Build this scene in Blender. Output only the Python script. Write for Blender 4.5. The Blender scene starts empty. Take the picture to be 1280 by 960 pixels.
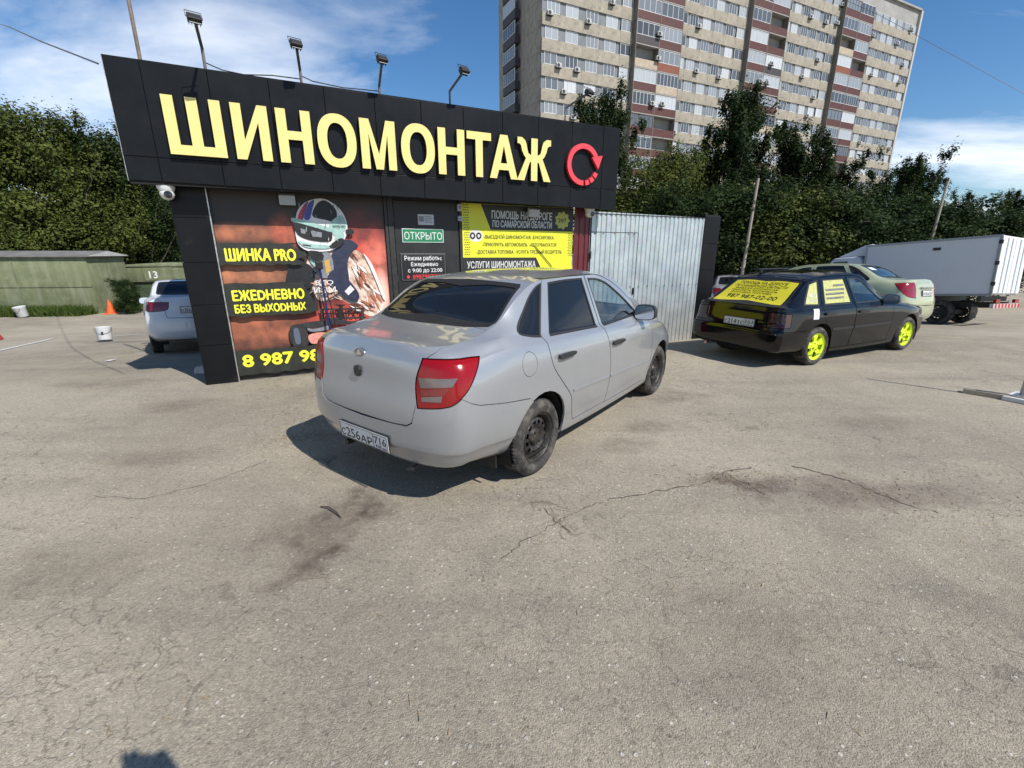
import bpy, bmesh, math, random
import numpy as np
from mathutils import Vector, Matrix
R = math.radians
scene = bpy.context.scene
C = scene.collection

# ------------------------------------------------------------------ camera
CAM_H = 1.626
cam_d = bpy.data.cameras.new('camera'); cam = bpy.data.objects.new('camera', cam_d); C.objects.link(cam)
cam.location = (0, 0, CAM_H); cam.rotation_euler = (R(90 - 16.41), 0, 0)
cam_d.sensor_width = 36; cam_d.lens = 563.2 / 1280 * 36; cam_d.clip_end = 3000; cam_d.clip_start = .02
scene.camera = cam
scene.cycles.max_bounces = 6; scene.cycles.diffuse_bounces = 2; scene.cycles.glossy_bounces = 4; scene.cycles.transmission_bounces = 4; scene.cycles.transparent_max_bounces = 8; scene.cycles.caustics_reflective = False; scene.cycles.caustics_refractive = False
scene.render.resolution_x = 1024; scene.render.resolution_y = 768

# ------------------------------------------------------------------ sky, sun, exposure
SUN_EL, SUN_AZ = 47.5, 132.0          # elevation; azimuth in degrees right of straight ahead (+Y)
world = bpy.data.worlds.new('World'); scene.world = world; world.use_nodes = True
wn, wl = world.node_tree.nodes, world.node_tree.links
wn.clear()
w_out = wn.new('ShaderNodeOutputWorld'); w_bg = wn.new('ShaderNodeBackground'); w_bg.inputs[1].default_value = .105
sky = wn.new('ShaderNodeTexSky'); sky.sky_type = 'NISHITA'; sky.sun_disc = False
sky.sun_elevation = R(SUN_EL); sky.sun_rotation = R(SUN_AZ); sky.altitude = 100; sky.air_density = 1.0; sky.dust_density = .15; sky.ozone_density = 4.0
def wnode(t, **kw):
    n = wn.new(t)
    for k, v in kw.items(): setattr(n, k, v)
    return n
def wmath(op, a, b=None, clamp=False):
    n = wnode('ShaderNodeMath', operation=op); n.use_clamp = clamp
    for i, s in enumerate((a, b)):
        if s is None: continue
        if isinstance(s, (int, float)): n.inputs[i].default_value = s
        else: wl.new(s, n.inputs[i])
    return n.outputs[0]
w_tc = wnode('ShaderNodeTexCoord'); w_sep = wnode('ShaderNodeSeparateXYZ'); wl.new(w_tc.outputs['Generated'], w_sep.inputs[0])
up = wmath('MAXIMUM', w_sep.outputs[2], .02); inv = wmath('DIVIDE', 1.0, wmath('ADD', up, .12))
w_cmb = wnode('ShaderNodeCombineXYZ'); wl.new(wmath('MULTIPLY', w_sep.outputs[0], inv), w_cmb.inputs[0]); wl.new(wmath('MULTIPLY', w_sep.outputs[1], inv), w_cmb.inputs[1])
w_map = wnode('ShaderNodeMapping'); w_map.inputs['Location'].default_value = (3.1, 1.7, 0); w_map.inputs['Rotation'].default_value = (0, 0, R(25)); w_map.inputs['Scale'].default_value = (.55, 1.0, 1)
wl.new(w_cmb.outputs[0], w_map.inputs[0])
n1 = wnode('ShaderNodeTexNoise'); n1.inputs['Scale'].default_value = .95; n1.inputs['Detail'].default_value = 7; n1.inputs['Roughness'].default_value = .56; n1.inputs['Distortion'].default_value = .5
wl.new(w_map.outputs[0], n1.inputs['Vector'])
low = wmath('SUBTRACT', 1.0, wmath('MULTIPLY', up, 2.6), True)                    # cloud banks sit near the horizon all the way round
dens = wmath('ADD', n1.outputs[0], wmath('MULTIPLY', low, .17))
w_cr = wnode('ShaderNodeValToRGB'); w_cr.color_ramp.elements[0].position = .54; w_cr.color_ramp.elements[1].position = .82
w_cr.color_ramp.elements[0].color = (0, 0, 0, 1); w_cr.color_ramp.elements[1].color = (.95, .95, .95, 1)
wl.new(dens, w_cr.inputs[0])
w_mix = wnode('ShaderNodeMixRGB'); wl.new(w_cr.outputs[0], w_mix.inputs[0]); w_hs = wnode('ShaderNodeHueSaturation'); w_hs.inputs['Saturation'].default_value = 1.2; wl.new(sky.outputs[0], w_hs.inputs['Color']); wl.new(w_hs.outputs[0], w_mix.inputs[1]); w_mix.inputs[2].default_value = (10.2, 10.4, 10.7, 1)
wl.new(w_mix.outputs[0], w_bg.inputs[0]); wl.new(w_bg.outputs[0], w_out.inputs[0])

sun_d = bpy.data.lights.new('sun', 'SUN'); sun = bpy.data.objects.new('sun', sun_d); C.objects.link(sun)
sun_d.energy = 4.6; sun_d.angle = R(.53); sun_d.color = (1, .955, .89)
sdir = Vector((math.sin(R(SUN_AZ)) * math.cos(R(SUN_EL)), math.cos(R(SUN_AZ)) * math.cos(R(SUN_EL)), math.sin(R(SUN_EL))))
sun.rotation_euler = sdir.to_track_quat('Z', 'Y').to_euler(); sun.location = sdir * 60
vs = scene.view_settings
vs.view_transform = 'Standard'; vs.look = 'None'; vs.exposure = 0.28; vs.gamma = 1.0; vs.use_curve_mapping = False

# ------------------------------------------------------------------ materials
MATS = {}
def pmat(name, col, rough=.6, metal=0.0, noise=None, bump=None, spec=.5, coat=0.0, dirt=None, emit=None):
    """procedural principled material; noise=(scale, amount) tints, bump=(scale, distance), dirt=(scale, colour, amount, threshold)"""
    if name in MATS: return MATS[name]
    m = bpy.data.materials.new(name); m.use_nodes = True; MATS[name] = m
    nt = m.node_tree; n, l = nt.nodes, nt.links; p = n['Principled BSDF']
    p.inputs['Base Color'].default_value = (*col, 1); p.inputs['Roughness'].default_value = rough; p.inputs['Metallic'].default_value = metal
    p.inputs['Specular IOR Level'].default_value = spec; p.inputs['Coat Weight'].default_value = coat; p.inputs['Coat Roughness'].default_value = .04
    tc = n.new('ShaderNodeTexCoord'); cur = None
    if noise:
        t = n.new('ShaderNodeTexNoise'); t.inputs['Scale'].default_value = noise[0]; t.inputs['Detail'].default_value = 6; t.inputs['Roughness'].default_value = .65
        l.new(tc.outputs['Object'], t.inputs['Vector'])
        cr = n.new('ShaderNodeValToRGB'); a = noise[1]
        cr.color_ramp.elements[0].position = .3; cr.color_ramp.elements[1].position = .7
        cr.color_ramp.elements[0].color = (*[max(0, c * (1 - a)) for c in col], 1); cr.color_ramp.elements[1].color = (*[min(1, c * (1 + a)) for c in col], 1)
        l.new(t.outputs[0], cr.inputs[0]); cur = cr.outputs[0]
        mr = n.new('ShaderNodeMapRange'); mr.inputs[3].default_value = max(.02, rough - .08); mr.inputs[4].default_value = min(1, rough + .1); l.new(t.outputs[0], mr.inputs[0]); l.new(mr.outputs[0], p.inputs['Roughness'])
    if dirt:
        t = n.new('ShaderNodeTexNoise'); t.inputs['Scale'].default_value = dirt[0]; t.inputs['Detail'].default_value = 8; t.inputs['Roughness'].default_value = .7
        l.new(tc.outputs['Object'], t.inputs['Vector'])
        cr = n.new('ShaderNodeValToRGB'); cr.color_ramp.elements[0].position = dirt[3]; cr.color_ramp.elements[1].position = dirt[3] + .15
        cr.color_ramp.elements[0].color = (0, 0, 0, 1); cr.color_ramp.elements[1].color = (dirt[2],) * 3 + (1,)
        l.new(t.outputs[0], cr.inputs[0])
        mx = n.new('ShaderNodeMixRGB'); l.new(cr.outputs[0], mx.inputs[0]); mx.inputs[2].default_value = (*dirt[1], 1)
        if cur: l.new(cur, mx.inputs[1])
        else: mx.inputs[1].default_value = (*col, 1)
        cur = mx.outputs[0]
    if cur: l.new(cur, p.inputs['Base Color'])
    if bump:
        t = n.new('ShaderNodeTexNoise'); t.inputs['Scale'].default_value = bump[0]; t.inputs['Detail'].default_value = 4
        l.new(tc.outputs['Object'], t.inputs['Vector'])
        b = n.new('ShaderNodeBump'); b.inputs['Distance'].default_value = bump[1]; b.inputs['Strength'].default_value = .6
        l.new(t.outputs[0], b.inputs['Height']); l.new(b.outputs[0], p.inputs['Normal'])
    if emit: p.inputs['Emission Color'].default_value = (*emit[:3], 1); p.inputs['Emission Strength'].default_value = emit[3]
    return m

# ------------------------------------------------------------------ objects
def link(name, me, m, parent=None, loc=None, rot=None, kind=None, label=None):
    o = bpy.data.objects.new(name, me); C.objects.link(o)
    if m is not None and not me.materials: me.materials.append(m)
    if parent is not None: o.parent = parent
    if loc is not None: o.location = loc
    if rot is not None: o.rotation_euler = rot
    if kind: o['kind'] = kind
    if label: o['label'] = label
    return o
def mesh(name, v, f, smooth=False, sharp=None):
    me = bpy.data.meshes.new(name); me.from_pydata([tuple(map(float, p)) for p in v], [], [tuple(map(int, q)) for q in f]); me.update()
    if smooth: me.shade_smooth()
    if sharp is not None: me.set_sharp_from_angle(angle=R(sharp))
    return me
def thing(name, label, cat, loc=(0, 0, 0), rz=0.0, group=None):
    o = bpy.data.objects.new(name, None); C.objects.link(o); o.location = loc; o.rotation_euler = (0, 0, rz); o.empty_display_size = .1
    o['label'] = label; o['category'] = cat
    if group: o['group'] = group
    return o
def tag(o, label=None, cat=None, group=None, kind=None):
    for k, v in (('label', label), ('category', cat), ('group', group), ('kind', kind)):
        if v: o[k] = v
    return o
class MB:
    """collects shapes into one mesh"""
    def __init__(s): s.v = []; s.f = []
    def add(s, v, f):
        o = len(s.v); s.v += [tuple(map(float, p)) for p in v]; s.f += [tuple(int(i) + o for i in q) for q in f]; return s
    def box(s, x0, x1, y0, y1, z0, z1):
        v = [(x, y, z) for z in (z0, z1) for y in (y0, y1) for x in (x0, x1)]
        return s.add(v, [(0, 2, 3, 1), (4, 5, 7, 6), (0, 1, 5, 4), (2, 6, 7, 3), (0, 4, 6, 2), (1, 3, 7, 5)])
    def prism(s, poly, a0, a1, axis='y'):
        """poly (2D, any winding) extruded along axis: 'y': (x,z), 'x': (y,z), 'z': (x,y)"""
        ar = sum(poly[i][0] * poly[(i + 1) % len(poly)][1] - poly[(i + 1) % len(poly)][0] * poly[i][1] for i in range(len(poly)))
        p = list(poly) if ar > 0 else list(poly)[::-1]
        if axis == 'y': p = p[::-1]
        n = len(p)
        def P(q, a): return (q[0], a, q[1]) if axis == 'y' else (a, q[0], q[1]) if axis == 'x' else (q[0], q[1], a)
        v = [P(q, a0) for q in p] + [P(q, a1) for q in p]
        f = [tuple(range(n))[::-1], tuple(range(n, 2 * n))] + [(i, (i + 1) % n, n + (i + 1) % n, n + i) for i in range(n)]
        return s.add(v, f)
    def tube(s, pts, r, n=8, caps=True):
        pts = [Vector(p) for p in pts]; rr = r if isinstance(r, (list, tuple)) else [r] * len(pts); v = []; f = []
        ref = None
        for i, p in enumerate(pts):
            d = (pts[min(i + 1, len(pts) - 1)] - pts[max(i - 1, 0)]).normalized()
            if ref is None: ref = Vector((0, 0, 1)) if abs(d.z) < .9 else Vector((1, 0, 0))
            a = d.cross(ref).normalized(); b = a.cross(d).normalized(); ref = b
            for k in range(n):
                t = 2 * math.pi * k / n; v.append(p + (a * math.cos(t) + b * math.sin(t)) * rr[i])
        for i in range(len(pts) - 1):
            for k in range(n): f.append((i * n + k, i * n + (k + 1) % n, (i + 1) * n + (k + 1) % n, (i + 1) * n + k))
        if caps: f.append(tuple(range(n))[::-1]); f.append(tuple((len(pts) - 1) * n + k for k in range(n)))
        f = [q[::-1] for q in f]
        return s.add(v, f)
    def lathe(s, prof, n=32, axis='y', c=(0, 0, 0), closed=False):
        """prof: (radius, along-axis)"""
        v = []; f = []; m = len(prof)
        for k in range(n):
            t = 2 * math.pi * k / n
            for r, a in prof:
                p = (r * math.cos(t), a, r * math.sin(t)) if axis == 'y' else (r * math.cos(t), r * math.sin(t), a) if axis == 'z' else (a, r * math.cos(t), r * math.sin(t))
                v.append((p[0] + c[0], p[1] + c[1], p[2] + c[2]))
        for k in range(n):
            k2 = (k + 1) % n
            for i in range(m - 1 + (1 if closed else 0)):
                j = (i + 1) % m
                f.append((k * m + i, k * m + j, k2 * m + j, k2 * m + i))
        return s.add(v, f)
    def mesh(s, name, smooth=False, sharp=None, bevel=None):
        me = mesh(name, s.v, s.f)
        if bevel:
            bm = bmesh.new(); bm.from_mesh(me); bmesh.ops.remove_doubles(bm, verts=bm.verts, dist=1e-5)
            ed = [e for e in bm.edges if len(e.link_faces) == 2 and e.calc_face_angle(0) > .6]
            bmesh.ops.bevel(bm, geom=ed, offset=bevel, segments=2, affect='EDGES', profile=.5, clamp_overlap=True)
            bm.to_mesh(me); bm.free()
        if smooth or bevel: me.shade_smooth(); me.set_sharp_from_angle(angle=R(sharp or (15 if bevel and bevel < .02 else 35)))
        return me
    def build(s, name, m, parent=None, smooth=False, sharp=None, bevel=None, fix=False, **kw):
        me = s.mesh(name, smooth, sharp, bevel)
        if fix:
            bm = bmesh.new(); bm.from_mesh(me); bmesh.ops.remove_doubles(bm, verts=bm.verts, dist=1e-5); bmesh.ops.recalc_face_normals(bm, faces=bm.faces); bm.to_mesh(me); bm.free()
        return link(name, me, m, parent, **kw)
_dg = None
def text_mesh(name, txt, h, depth=0.0, width=None, bold=0.0, align='LEFT', shear=0.0):
    """flat text mesh in the XZ plane facing -Y, cap height about h"""
    cu = bpy.data.curves.new(name, 'FONT'); cu.body = txt.replace('Ы', 'ЬI').replace('ы', 'ьı'); cu.size = h / .73; cu.extrude = depth; cu.align_x = align; cu.resolution_u = 3; cu.shear = shear
    o = bpy.data.objects.new(name, cu); C.objects.link(o); bpy.context.view_layer.update()
    me = bpy.data.meshes.new_from_object(o.evaluated_get(bpy.context.evaluated_depsgraph_get())); me.name = name
    bpy.data.objects.remove(o); bpy.data.curves.remove(cu)
    xs = [v.co.x for v in me.vertices] or [0]
    sx = width / (max(xs) - min(xs)) if width else 1.0
    x0 = min(xs) if align == 'LEFT' else 0
    for v in me.vertices: v.co = Vector(((v.co.x - x0) * sx, -v.co.z, v.co.y))
    me.materials.clear()
    if bold and depth == 0:                                                        # thicken the strokes by overlaying shifted layers
        d = bold * h; V0 = [v.co.copy() for v in me.vertices]; F0 = [tuple(p.vertices) for p in me.polygons]; nv = len(V0); V = []; F = []
        for k, (a, b) in enumerate(((0, 0), (d, 0), (-d, 0), (0, d), (0, -d))):
            V += [(p.x + a, p.y - .00012 * k, p.z + b) for p in V0]; F += [tuple(i + nv * k for i in f) for f in F0]
        bpy.data.meshes.remove(me); me = mesh(name, V, F)
    return me
def pchip(x, y, q):
    x = np.asarray(x, float); y = np.asarray(y, float); q = np.clip(np.asarray(q, float), x[0], x[-1])
    if len(x) == 2: return y[0] + (y[1] - y[0]) * (q - x[0]) / (x[1] - x[0])
    h = np.diff(x); d = np.diff(y) / h; m = np.zeros_like(y)
    for i in range(1, len(x) - 1):
        if d[i - 1] * d[i] > 0:
            w1 = 2 * h[i] + h[i - 1]; w2 = h[i] + 2 * h[i - 1]; m[i] = (w1 + w2) / (w1 / d[i - 1] + w2 / d[i])
    m[0] = d[0]; m[-1] = d[-1]
    i = np.clip(np.searchsorted(x, q) - 1, 0, len(x) - 2); t = (q - x[i]) / h[i]
    return (2*t**3-3*t**2+1)*y[i] + (t**3-2*t**2+t)*h[i]*m[i] + (-2*t**3+3*t**2)*y[i+1] + (t**3-t**2)*h[i]*m[i+1]
def gz(x, y):
    """height of the car park: level in front of the shop, falling away behind"""
    d = y - .25 * min(x, 5.0) - 6.5
    if d < 0: return 0.0
    if d < 1: return -.045 * d * d
    if d < 9: return -.045 - .09 * (d - 1)
    if d < 15: t = d - 9; return -.765 - .09 * t + .0075 * t * t
    return -1.035
# ------------------------------------------------------------------ ground
def nonuni(a, b, n, k=2.2):
    t = np.linspace(-1, 1, n); s = np.sign(t) * np.abs(t) ** k
    return np.where(s < 0, -s * a, s * b)
gx = nonuni(-260, 260, 161); gy = np.r_[np.linspace(-12, 30, 120), 30 + 470 * np.linspace(0, 1, 30)[1:] ** 2]
gv = [(x, y, gz(x, y)) for y in gy for x in gx]; gn = len(gx)
gf = [(j * gn + i, j * gn + i + 1, (j + 1) * gn + i + 1, (j + 1) * gn + i) for j in range(len(gy) - 1) for i in range(gn - 1)]
def asphalt():
    m = bpy.data.materials.new('worn_dusty_asphalt'); m.use_nodes = True; n, l = m.node_tree.nodes, m.node_tree.links; p = n['Principled BSDF']; p.inputs['Roughness'].default_value = .88; p.inputs['Specular IOR Level'].default_value = .3
    tc = n.new('ShaderNodeTexCoord'); OB = tc.outputs['Object']
    def noise(sc, det=6, rough=.6, vec=OB, dist=0.0):
        t = n.new('ShaderNodeTexNoise'); t.inputs['Scale'].default_value = sc; t.inputs['Detail'].default_value = det; t.inputs['Roughness'].default_value = rough; t.inputs['Distortion'].default_value = dist; l.new(vec, t.inputs['Vector']); return t.outputs[0]
    def ramp(f, *st):
        r = n.new('ShaderNodeValToRGB'); e = r.color_ramp.elements
        while len(e) < len(st): e.new(.5)
        for x, (pos, c) in zip(e, st): x.position = pos; x.color = (*(c if isinstance(c, tuple) else (c, c, c)), 1)
        l.new(f, r.inputs[0]); return r.outputs[0]
    def mix(f, a, b, mode='MIX'):
        x = n.new('ShaderNodeMixRGB'); x.blend_type = mode
        for i, s in ((0, f), (1, a), (2, b)):
            if isinstance(s, (int, float)): x.inputs[i].default_value = s if i == 0 else (s, s, s, 1)
            elif isinstance(s, tuple): x.inputs[i].default_value = (*s, 1)
            else: l.new(s, x.inputs[i])
        return x.outputs[0]
    def math_(op, a, b=0.0, clamp=False):
        x = n.new('ShaderNodeMath'); x.operation = op; x.use_clamp = clamp
        for i, s in ((0, a), (1, b)):
            if isinstance(s, (int, float)): x.inputs[i].default_value = s
            else: l.new(s, x.inputs[i])
        return x.outputs[0]
    def vor(sc, feat='F1', vec=OB):
        v = n.new('ShaderNodeTexVoronoi'); v.feature = feat; v.inputs['Scale'].default_value = sc; l.new(vec, v.inputs['Vector']); return v
    big = noise(.32, 5, .6); mid = noise(1.7, 7, .65); fine = noise(60, 5, .7)
    base = ramp(big, (.32, (.287, .254, .197)), (.5, (.341, .299, .228)), (.68, (.378, .328, .243)))
    base = mix(ramp(mid, (.35, 0.0), (.68, .65)), base, (.225, .198, .158))                       # worn darker patches
    base = mix(ramp(noise(.9, 8, .7, dist=.6), (.5, 0.0), (.72, .55)), base, (.45, .395, .300))   # sandy dust
    base = mix(ramp(noise(.16, 4, .55), (.42, 0.0), (.62, .6)), base, (.44, .392, .305)); sm_ = n.new('ShaderNodeMapping'); sm_.inputs['Rotation'].default_value = (0, 0, R(-28)); sm_.inputs['Scale'].default_value = (.22, 2.2, 1); l.new(OB, sm_.inputs[0]); base = mix(ramp(noise(.9, 6, .6, sm_.outputs[0]), (.50, 0.0), (.74, .55)), base, (.215, .190, .152))   # drive lanes polished darker
    v1 = vor(105); sv = n.new('ShaderNodeSeparateColor'); l.new(v1.outputs['Color'], sv.inputs[0])
    agg = ramp(sv.outputs[0], (.0, .72), (.45, .94), (.8, 1.06), (1.0, 1.26))
    base = mix(.75, base, agg, 'MULTIPLY')
    v2 = vor(38); sv2 = n.new('ShaderNodeSeparateColor'); l.new(v2.outputs['Color'], sv2.inputs[0])
    stone = math_('MULTIPLY', ramp(sv2.outputs[1], (.90, 0.0), (.93, 1.0)), ramp(v2.outputs['Distance'], (.22, 1.0), (.34, 0.0)))
    base = mix(math_('MULTIPLY', stone, .75), base, (.56, .52, .45))
    pit = math_('MULTIPLY', ramp(sv2.outputs[2], (.93, 0.0), (.95, 1.0)), ramp(v2.outputs['Distance'], (.15, 1.0), (.36, 0.0)))
    base = mix(math_('MULTIPLY', pit, .45), base, (.06, .053, .045))
    base = mix(.5, base, ramp(fine, (.25, .72), (.75, 1.28)), 'MULTIPLY')
    # oil and mud stains with shapes of their own
    wob = n.new('ShaderNodeTexNoise'); wob.inputs['Scale'].default_value = 3.5; wob.inputs['Detail'].default_value = 7; l.new(OB, wob.inputs['Vector'])
    wv = n.new('ShaderNodeVectorMath'); wv.operation = 'MULTIPLY_ADD'; l.new(wob.outputs['Color'], wv.inputs[0]); wv.inputs[1].default_value = (.7, .7, 0); l.new(OB, wv.inputs[2])
    for cx, cy, rx, ry, col, k in ((-1.0, 2.62, .30, .26, (.07, .052, .040), 1.0), (-1.08, 2.15, .20, .34, (.09, .068, .050), .95), (-1.3, 2.35, .4, .3, (.14, .11, .08), .6), (1.69, 2.94, .42, .22, (.085, .06, .045), 1.0), (2.45, 2.85, .55, .25, (.12, .09, .068), .85), (3.0, 2.85, .35, .25, (.12, .095, .075), .5), (1.0, 3.62, .30, .2, (.13, .10, .075), .5), (-1.7, 3.9, .35, .22, (.14, .105, .07), .55), (-3.6, 4.7, .6, .3, (.13, .10, .078), .55), (-2.9, 3.4, .5, .25, (.15, .12, .09), .4), (1.9, 5.0, .7, .3, (.13, .10, .08), .6), (1.3, 4.1, .5, .22, (.14, .105, .075), .6), (-2.4, 2.0, .7, .3, (.15, .125, .09), .45), (1.1, 1.6, .6, .35, (.16, .135, .1), .45), (2.6, 1.7, .7, .4, (.13, .115, .085), .5), (3.6, 4.2, .8, .3, (.14, .12, .09), .5), (-5.2, 5.6, .9, .4, (.12, .10, .075), .5), (-10, 11.6, 1.8, .5, (.09, .075, .06), .6), (4.6, 8.2, 2.2, .5, (.12, .10, .08), .5)):
        d = n.new('ShaderNodeVectorMath'); d.operation = 'SUBTRACT'; l.new(wv.outputs[0], d.inputs[0]); d.inputs[1].default_value = (cx + .35, cy + .35, 0)
        e = n.new('ShaderNodeVectorMath'); e.operation = 'MULTIPLY'; l.new(d.outputs[0], e.inputs[0]); e.inputs[1].default_value = (1 / rx, 1 / ry, 0)
        g_ = n.new('ShaderNodeVectorMath'); g_.operation = 'LENGTH'; l.new(e.outputs[0], g_.inputs[0])
        base = mix(math_('MULTIPLY', ramp(g_.outputs['Value'], (.25, 1.0), (1.15, 0.0)), math_('MULTIPLY', math_('MULTIPLY', ramp(mid, (.3, .5), (.6, 1.0)), ramp(noise(16, 6, .7), (.36, .45), (.56, 1.0))), k)), base, col)
    # hairline cracks
    cv = n.new('ShaderNodeVectorMath'); cv.operation = 'MULTIPLY_ADD'; l.new(wob.outputs['Color'], cv.inputs[0]); cv.inputs[1].default_value = (.5, .5, 0); l.new(OB, cv.inputs[2])
    ce = vor(.42, 'DISTANCE_TO_EDGE', cv.outputs[0]); crack = math_('MULTIPLY', ramp(ce.outputs['Distance'], (.0, 1.0), (.0045, 0.0)), ramp(noise(1.1), (.56, 0.0), (.68, 1.0)))
    base = mix(math_('MULTIPLY', crack, .8), base, (.06, .05, .042))
    net = vor(7.5, 'DISTANCE_TO_EDGE', cv.outputs[0]); netm = math_('MULTIPLY', ramp(net.outputs['Distance'], (.0, 1.0), (.03, 0.0)), ramp(noise(.55, 4, .6), (.40, 0.0), (.58, 1.0)))
    base = mix(math_('MULTIPLY', netm, .6), base, (.09, .075, .06))                               # crazed patches
    base = mix(.6, base, ramp(noise(210, 2, .6), (.28, .66), (.5, 1.0), (.74, 1.36)), 'MULTIPLY')
    l.new(base, p.inputs['Base Color'])
    grit = noise(170, 2, .6); base2 = None
    h = math_('ADD', math_('MULTIPLY', v1.outputs['Distance'], -.22), math_('MULTIPLY', grit, .75)); h = math_('ADD', h, math_('MULTIPLY', noise(11, 3), .7)); h = math_('ADD', h, math_('MULTIPLY', stone, .35))
    bp_ = n.new('ShaderNodeBump'); bp_.inputs['Distance'].default_value = .011; bp_.inputs['Strength'].default_value = .85; l.new(h, bp_.inputs['Height']); l.new(bp_.outputs[0], p.inputs['Normal'])
    return m
M_ASPHALT = asphalt()
ground = link('ground', mesh('ground', gv, gf, True), M_ASPHALT); tag(ground, kind='structure')
# crumbled cracks as real furrows of dark broken edge
def crack_ribbon(pts, w, seed):
    rr = random.Random(seed); P = []
    for a, c in zip(pts[:-1], pts[1:]):
        k = max(2, int(math.dist(a, c) / .035))
        for i in range(k): t = i / k; P.append((a[0] + (c[0] - a[0]) * t + rr.uniform(-.014, .014), a[1] + (c[1] - a[1]) * t + rr.uniform(-.014, .014)))
    v = []; f = []
    for i, (x, y) in enumerate(P):
        q = P[min(i + 1, len(P) - 1)]; o = P[max(i - 1, 0)]; d = Vector((q[0] - o[0], q[1] - o[1])).normalized(); s = w * rr.uniform(.15, 1.0)
        v += [(x - d.y * s, y + d.x * s, gz(x, y) + .0025), (x + d.y * s, y - d.x * s, gz(x, y) + .0025)]
    for i in range(len(P) - 1): f.append((2 * i, 2 * i + 1, 2 * i + 3, 2 * i + 2))
    o = link('crack', mesh('crack', v, f), M_CRACK, ground); return o
M_CRACK = pmat('crack_soil', (.085, .068, .052), .95, noise=(40, .5))
for k, (pts, w) in enumerate([([(-.06, 2.1), (.1, 2.3), (.25, 2.44), (.41, 2.57), (.65, 2.72)], .004), ([(.65, 2.72), (1.01, 2.83), (1.4, 2.94), (1.62, 3.12), (1.9, 3.2)], .007), ([(2.2, 3.24), (2.36, 3.12), (2.48, 2.99), (2.56, 2.82)], .010), ([(2.56, 2.82), (2.66, 2.62), (2.8, 2.56)], .006), ([(1.62, 3.12), (1.71, 2.94), (1.77, 2.77)], .005), ([(-2.9, 2.78), (-2.52, 2.73), (-2.22, 2.95), (-1.96, 3.34)], .003), ([(.2, 2.62), (.28, 2.48), (.36, 2.30)], .004)]): crack_ribbon(pts, w, 40 + k)
# loose chippings
def chip_mesh(n, seed, area, smin, smax, col):
    rr = random.Random(seed); m = MB()
    for _ in range(n):
        x, y = area(rr); s = rr.uniform(smin, smax) * (1 if rr.random() < .9 else 1.7); z = gz(x, y); a = rr.uniform(0, 6.28); q = [rr.uniform(.7, 1.3) for _ in range(6)]
        v = [(x + s * q[k] * math.cos(a + k * 1.5708), y + s * .75 * q[k] * math.sin(a + k * 1.5708), z + s * .12) for k in range(4)] + [(x + s * .2 * (q[4] - 1), y, z + s * .62 * q[5]), (x, y, z - s * .3)]
        m.add(v, [(0, 1, 4), (1, 2, 4), (2, 3, 4), (3, 0, 4), (1, 0, 5), (2, 1, 5), (3, 2, 5), (0, 3, 5)])
    o = m.build('gravel', col, None); tag(o, kind='stuff'); return o
def near_area(r):
    while True:
        y = .7 + 4.5 * r.random() ** 1.3; x = r.uniform(-1.35, 1.35) * (y + .6)
        return x, y
chip_mesh(2800, 1, near_area, .0010, .0034, pmat('pale_chippings', (.40, .37, .32), .85, noise=(30, .3)))
chip_mesh(900, 2, near_area, .0010, .0034, pmat('dark_chippings', (.10, .09, .078), .9, noise=(30, .4)))
def clump(cx, cy, rx, ry): return lambda r: (cx + r.gauss(0, rx), cy + r.gauss(0, ry))
chip_mesh(500, 3, clump(1.75, 3.0, .28, .14), .002, .006, MATS['dark_chippings']); chip_mesh(420, 4, clump(.9, 2.83, .42, .06), .002, .006, MATS['pale_chippings']); chip_mesh(350, 6, clump(2.7, 2.75, .4, .18), .002, .006, MATS['dark_chippings'])
# dry straw litter
def litter(n, seed, area, col):
    rr = random.Random(seed); m = MB()
    for _ in range(n):
        x, y = area(rr); a = rr.uniform(0, 6.28); L = rr.uniform(.012, .045); w = .0014; z = gz(x, y) + .004; dx, dy = math.cos(a) * L, math.sin(a) * L
        m.add([(x - dy / L * w, y + dx / L * w, z), (x + dy / L * w, y - dx / L * w, z), (x + dx + dy / L * w, y + dy - dx / L * w, z + rr.uniform(0, .008)), (x + dx - dy / L * w, y + dy + dx / L * w, z + rr.uniform(0, .008))], [(0, 1, 2, 3)])
    o = m.build('litter', col, None); tag(o, kind='stuff'); return o
M_STRAW = pmat('dry_straw', (.30, .22, .12), .9, noise=(20, .4))
litter(240, 8, clump(-1.95, 3.75, .20, .12), M_STRAW); litter(120, 9, clump(1.72, 3.05, .25, .12), M_STRAW); litter(70, 10, clump(2.7, 2.8, .3, .15), M_STRAW); litter(160, 11, near_area, M_STRAW)
# white lane marks on the lower lot
M_MARK = pmat('worn_white_paint', (.62, .61, .58), .8, noise=(5, .12), dirt=(9, (.27, .25, .21), .9, .5))
def mark(a, c, w):
    d = Vector((c[0] - a[0], c[1] - a[1])).normalized(); nx, ny = -d.y * w, d.x * w; K = 8; v = []; f = []
    for i in range(K + 1):
        x, y = a[0] + (c[0] - a[0]) * i / K, a[1] + (c[1] - a[1]) * i / K
        v += [(x + nx, y + ny, gz(x + nx, y + ny) + .012), (x - nx, y - ny, gz(x - nx, y - ny) + .012)]
    f = [(2 * i, 2 * i + 1, 2 * i + 3, 2 * i + 2) for i in range(K)]
    o = link('lane_mark', mesh('lane_mark', v, f), M_MARK, ground); return o
for a, c in (((-11.5, 9.9), (-13.55, 13.1)), ((-19.44, 18.9), (-19.0, 20.0)), ((-19.33, 20.5), (-19.33, 21.2)), ((-7.02, 7.6), (-7.14, 7.9)), ((-12.15, 13.3), (-11.7, 14.0)), ((-17.9, 19.84), (-16.1, 19.95))): mark(a, c, .05)
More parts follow.
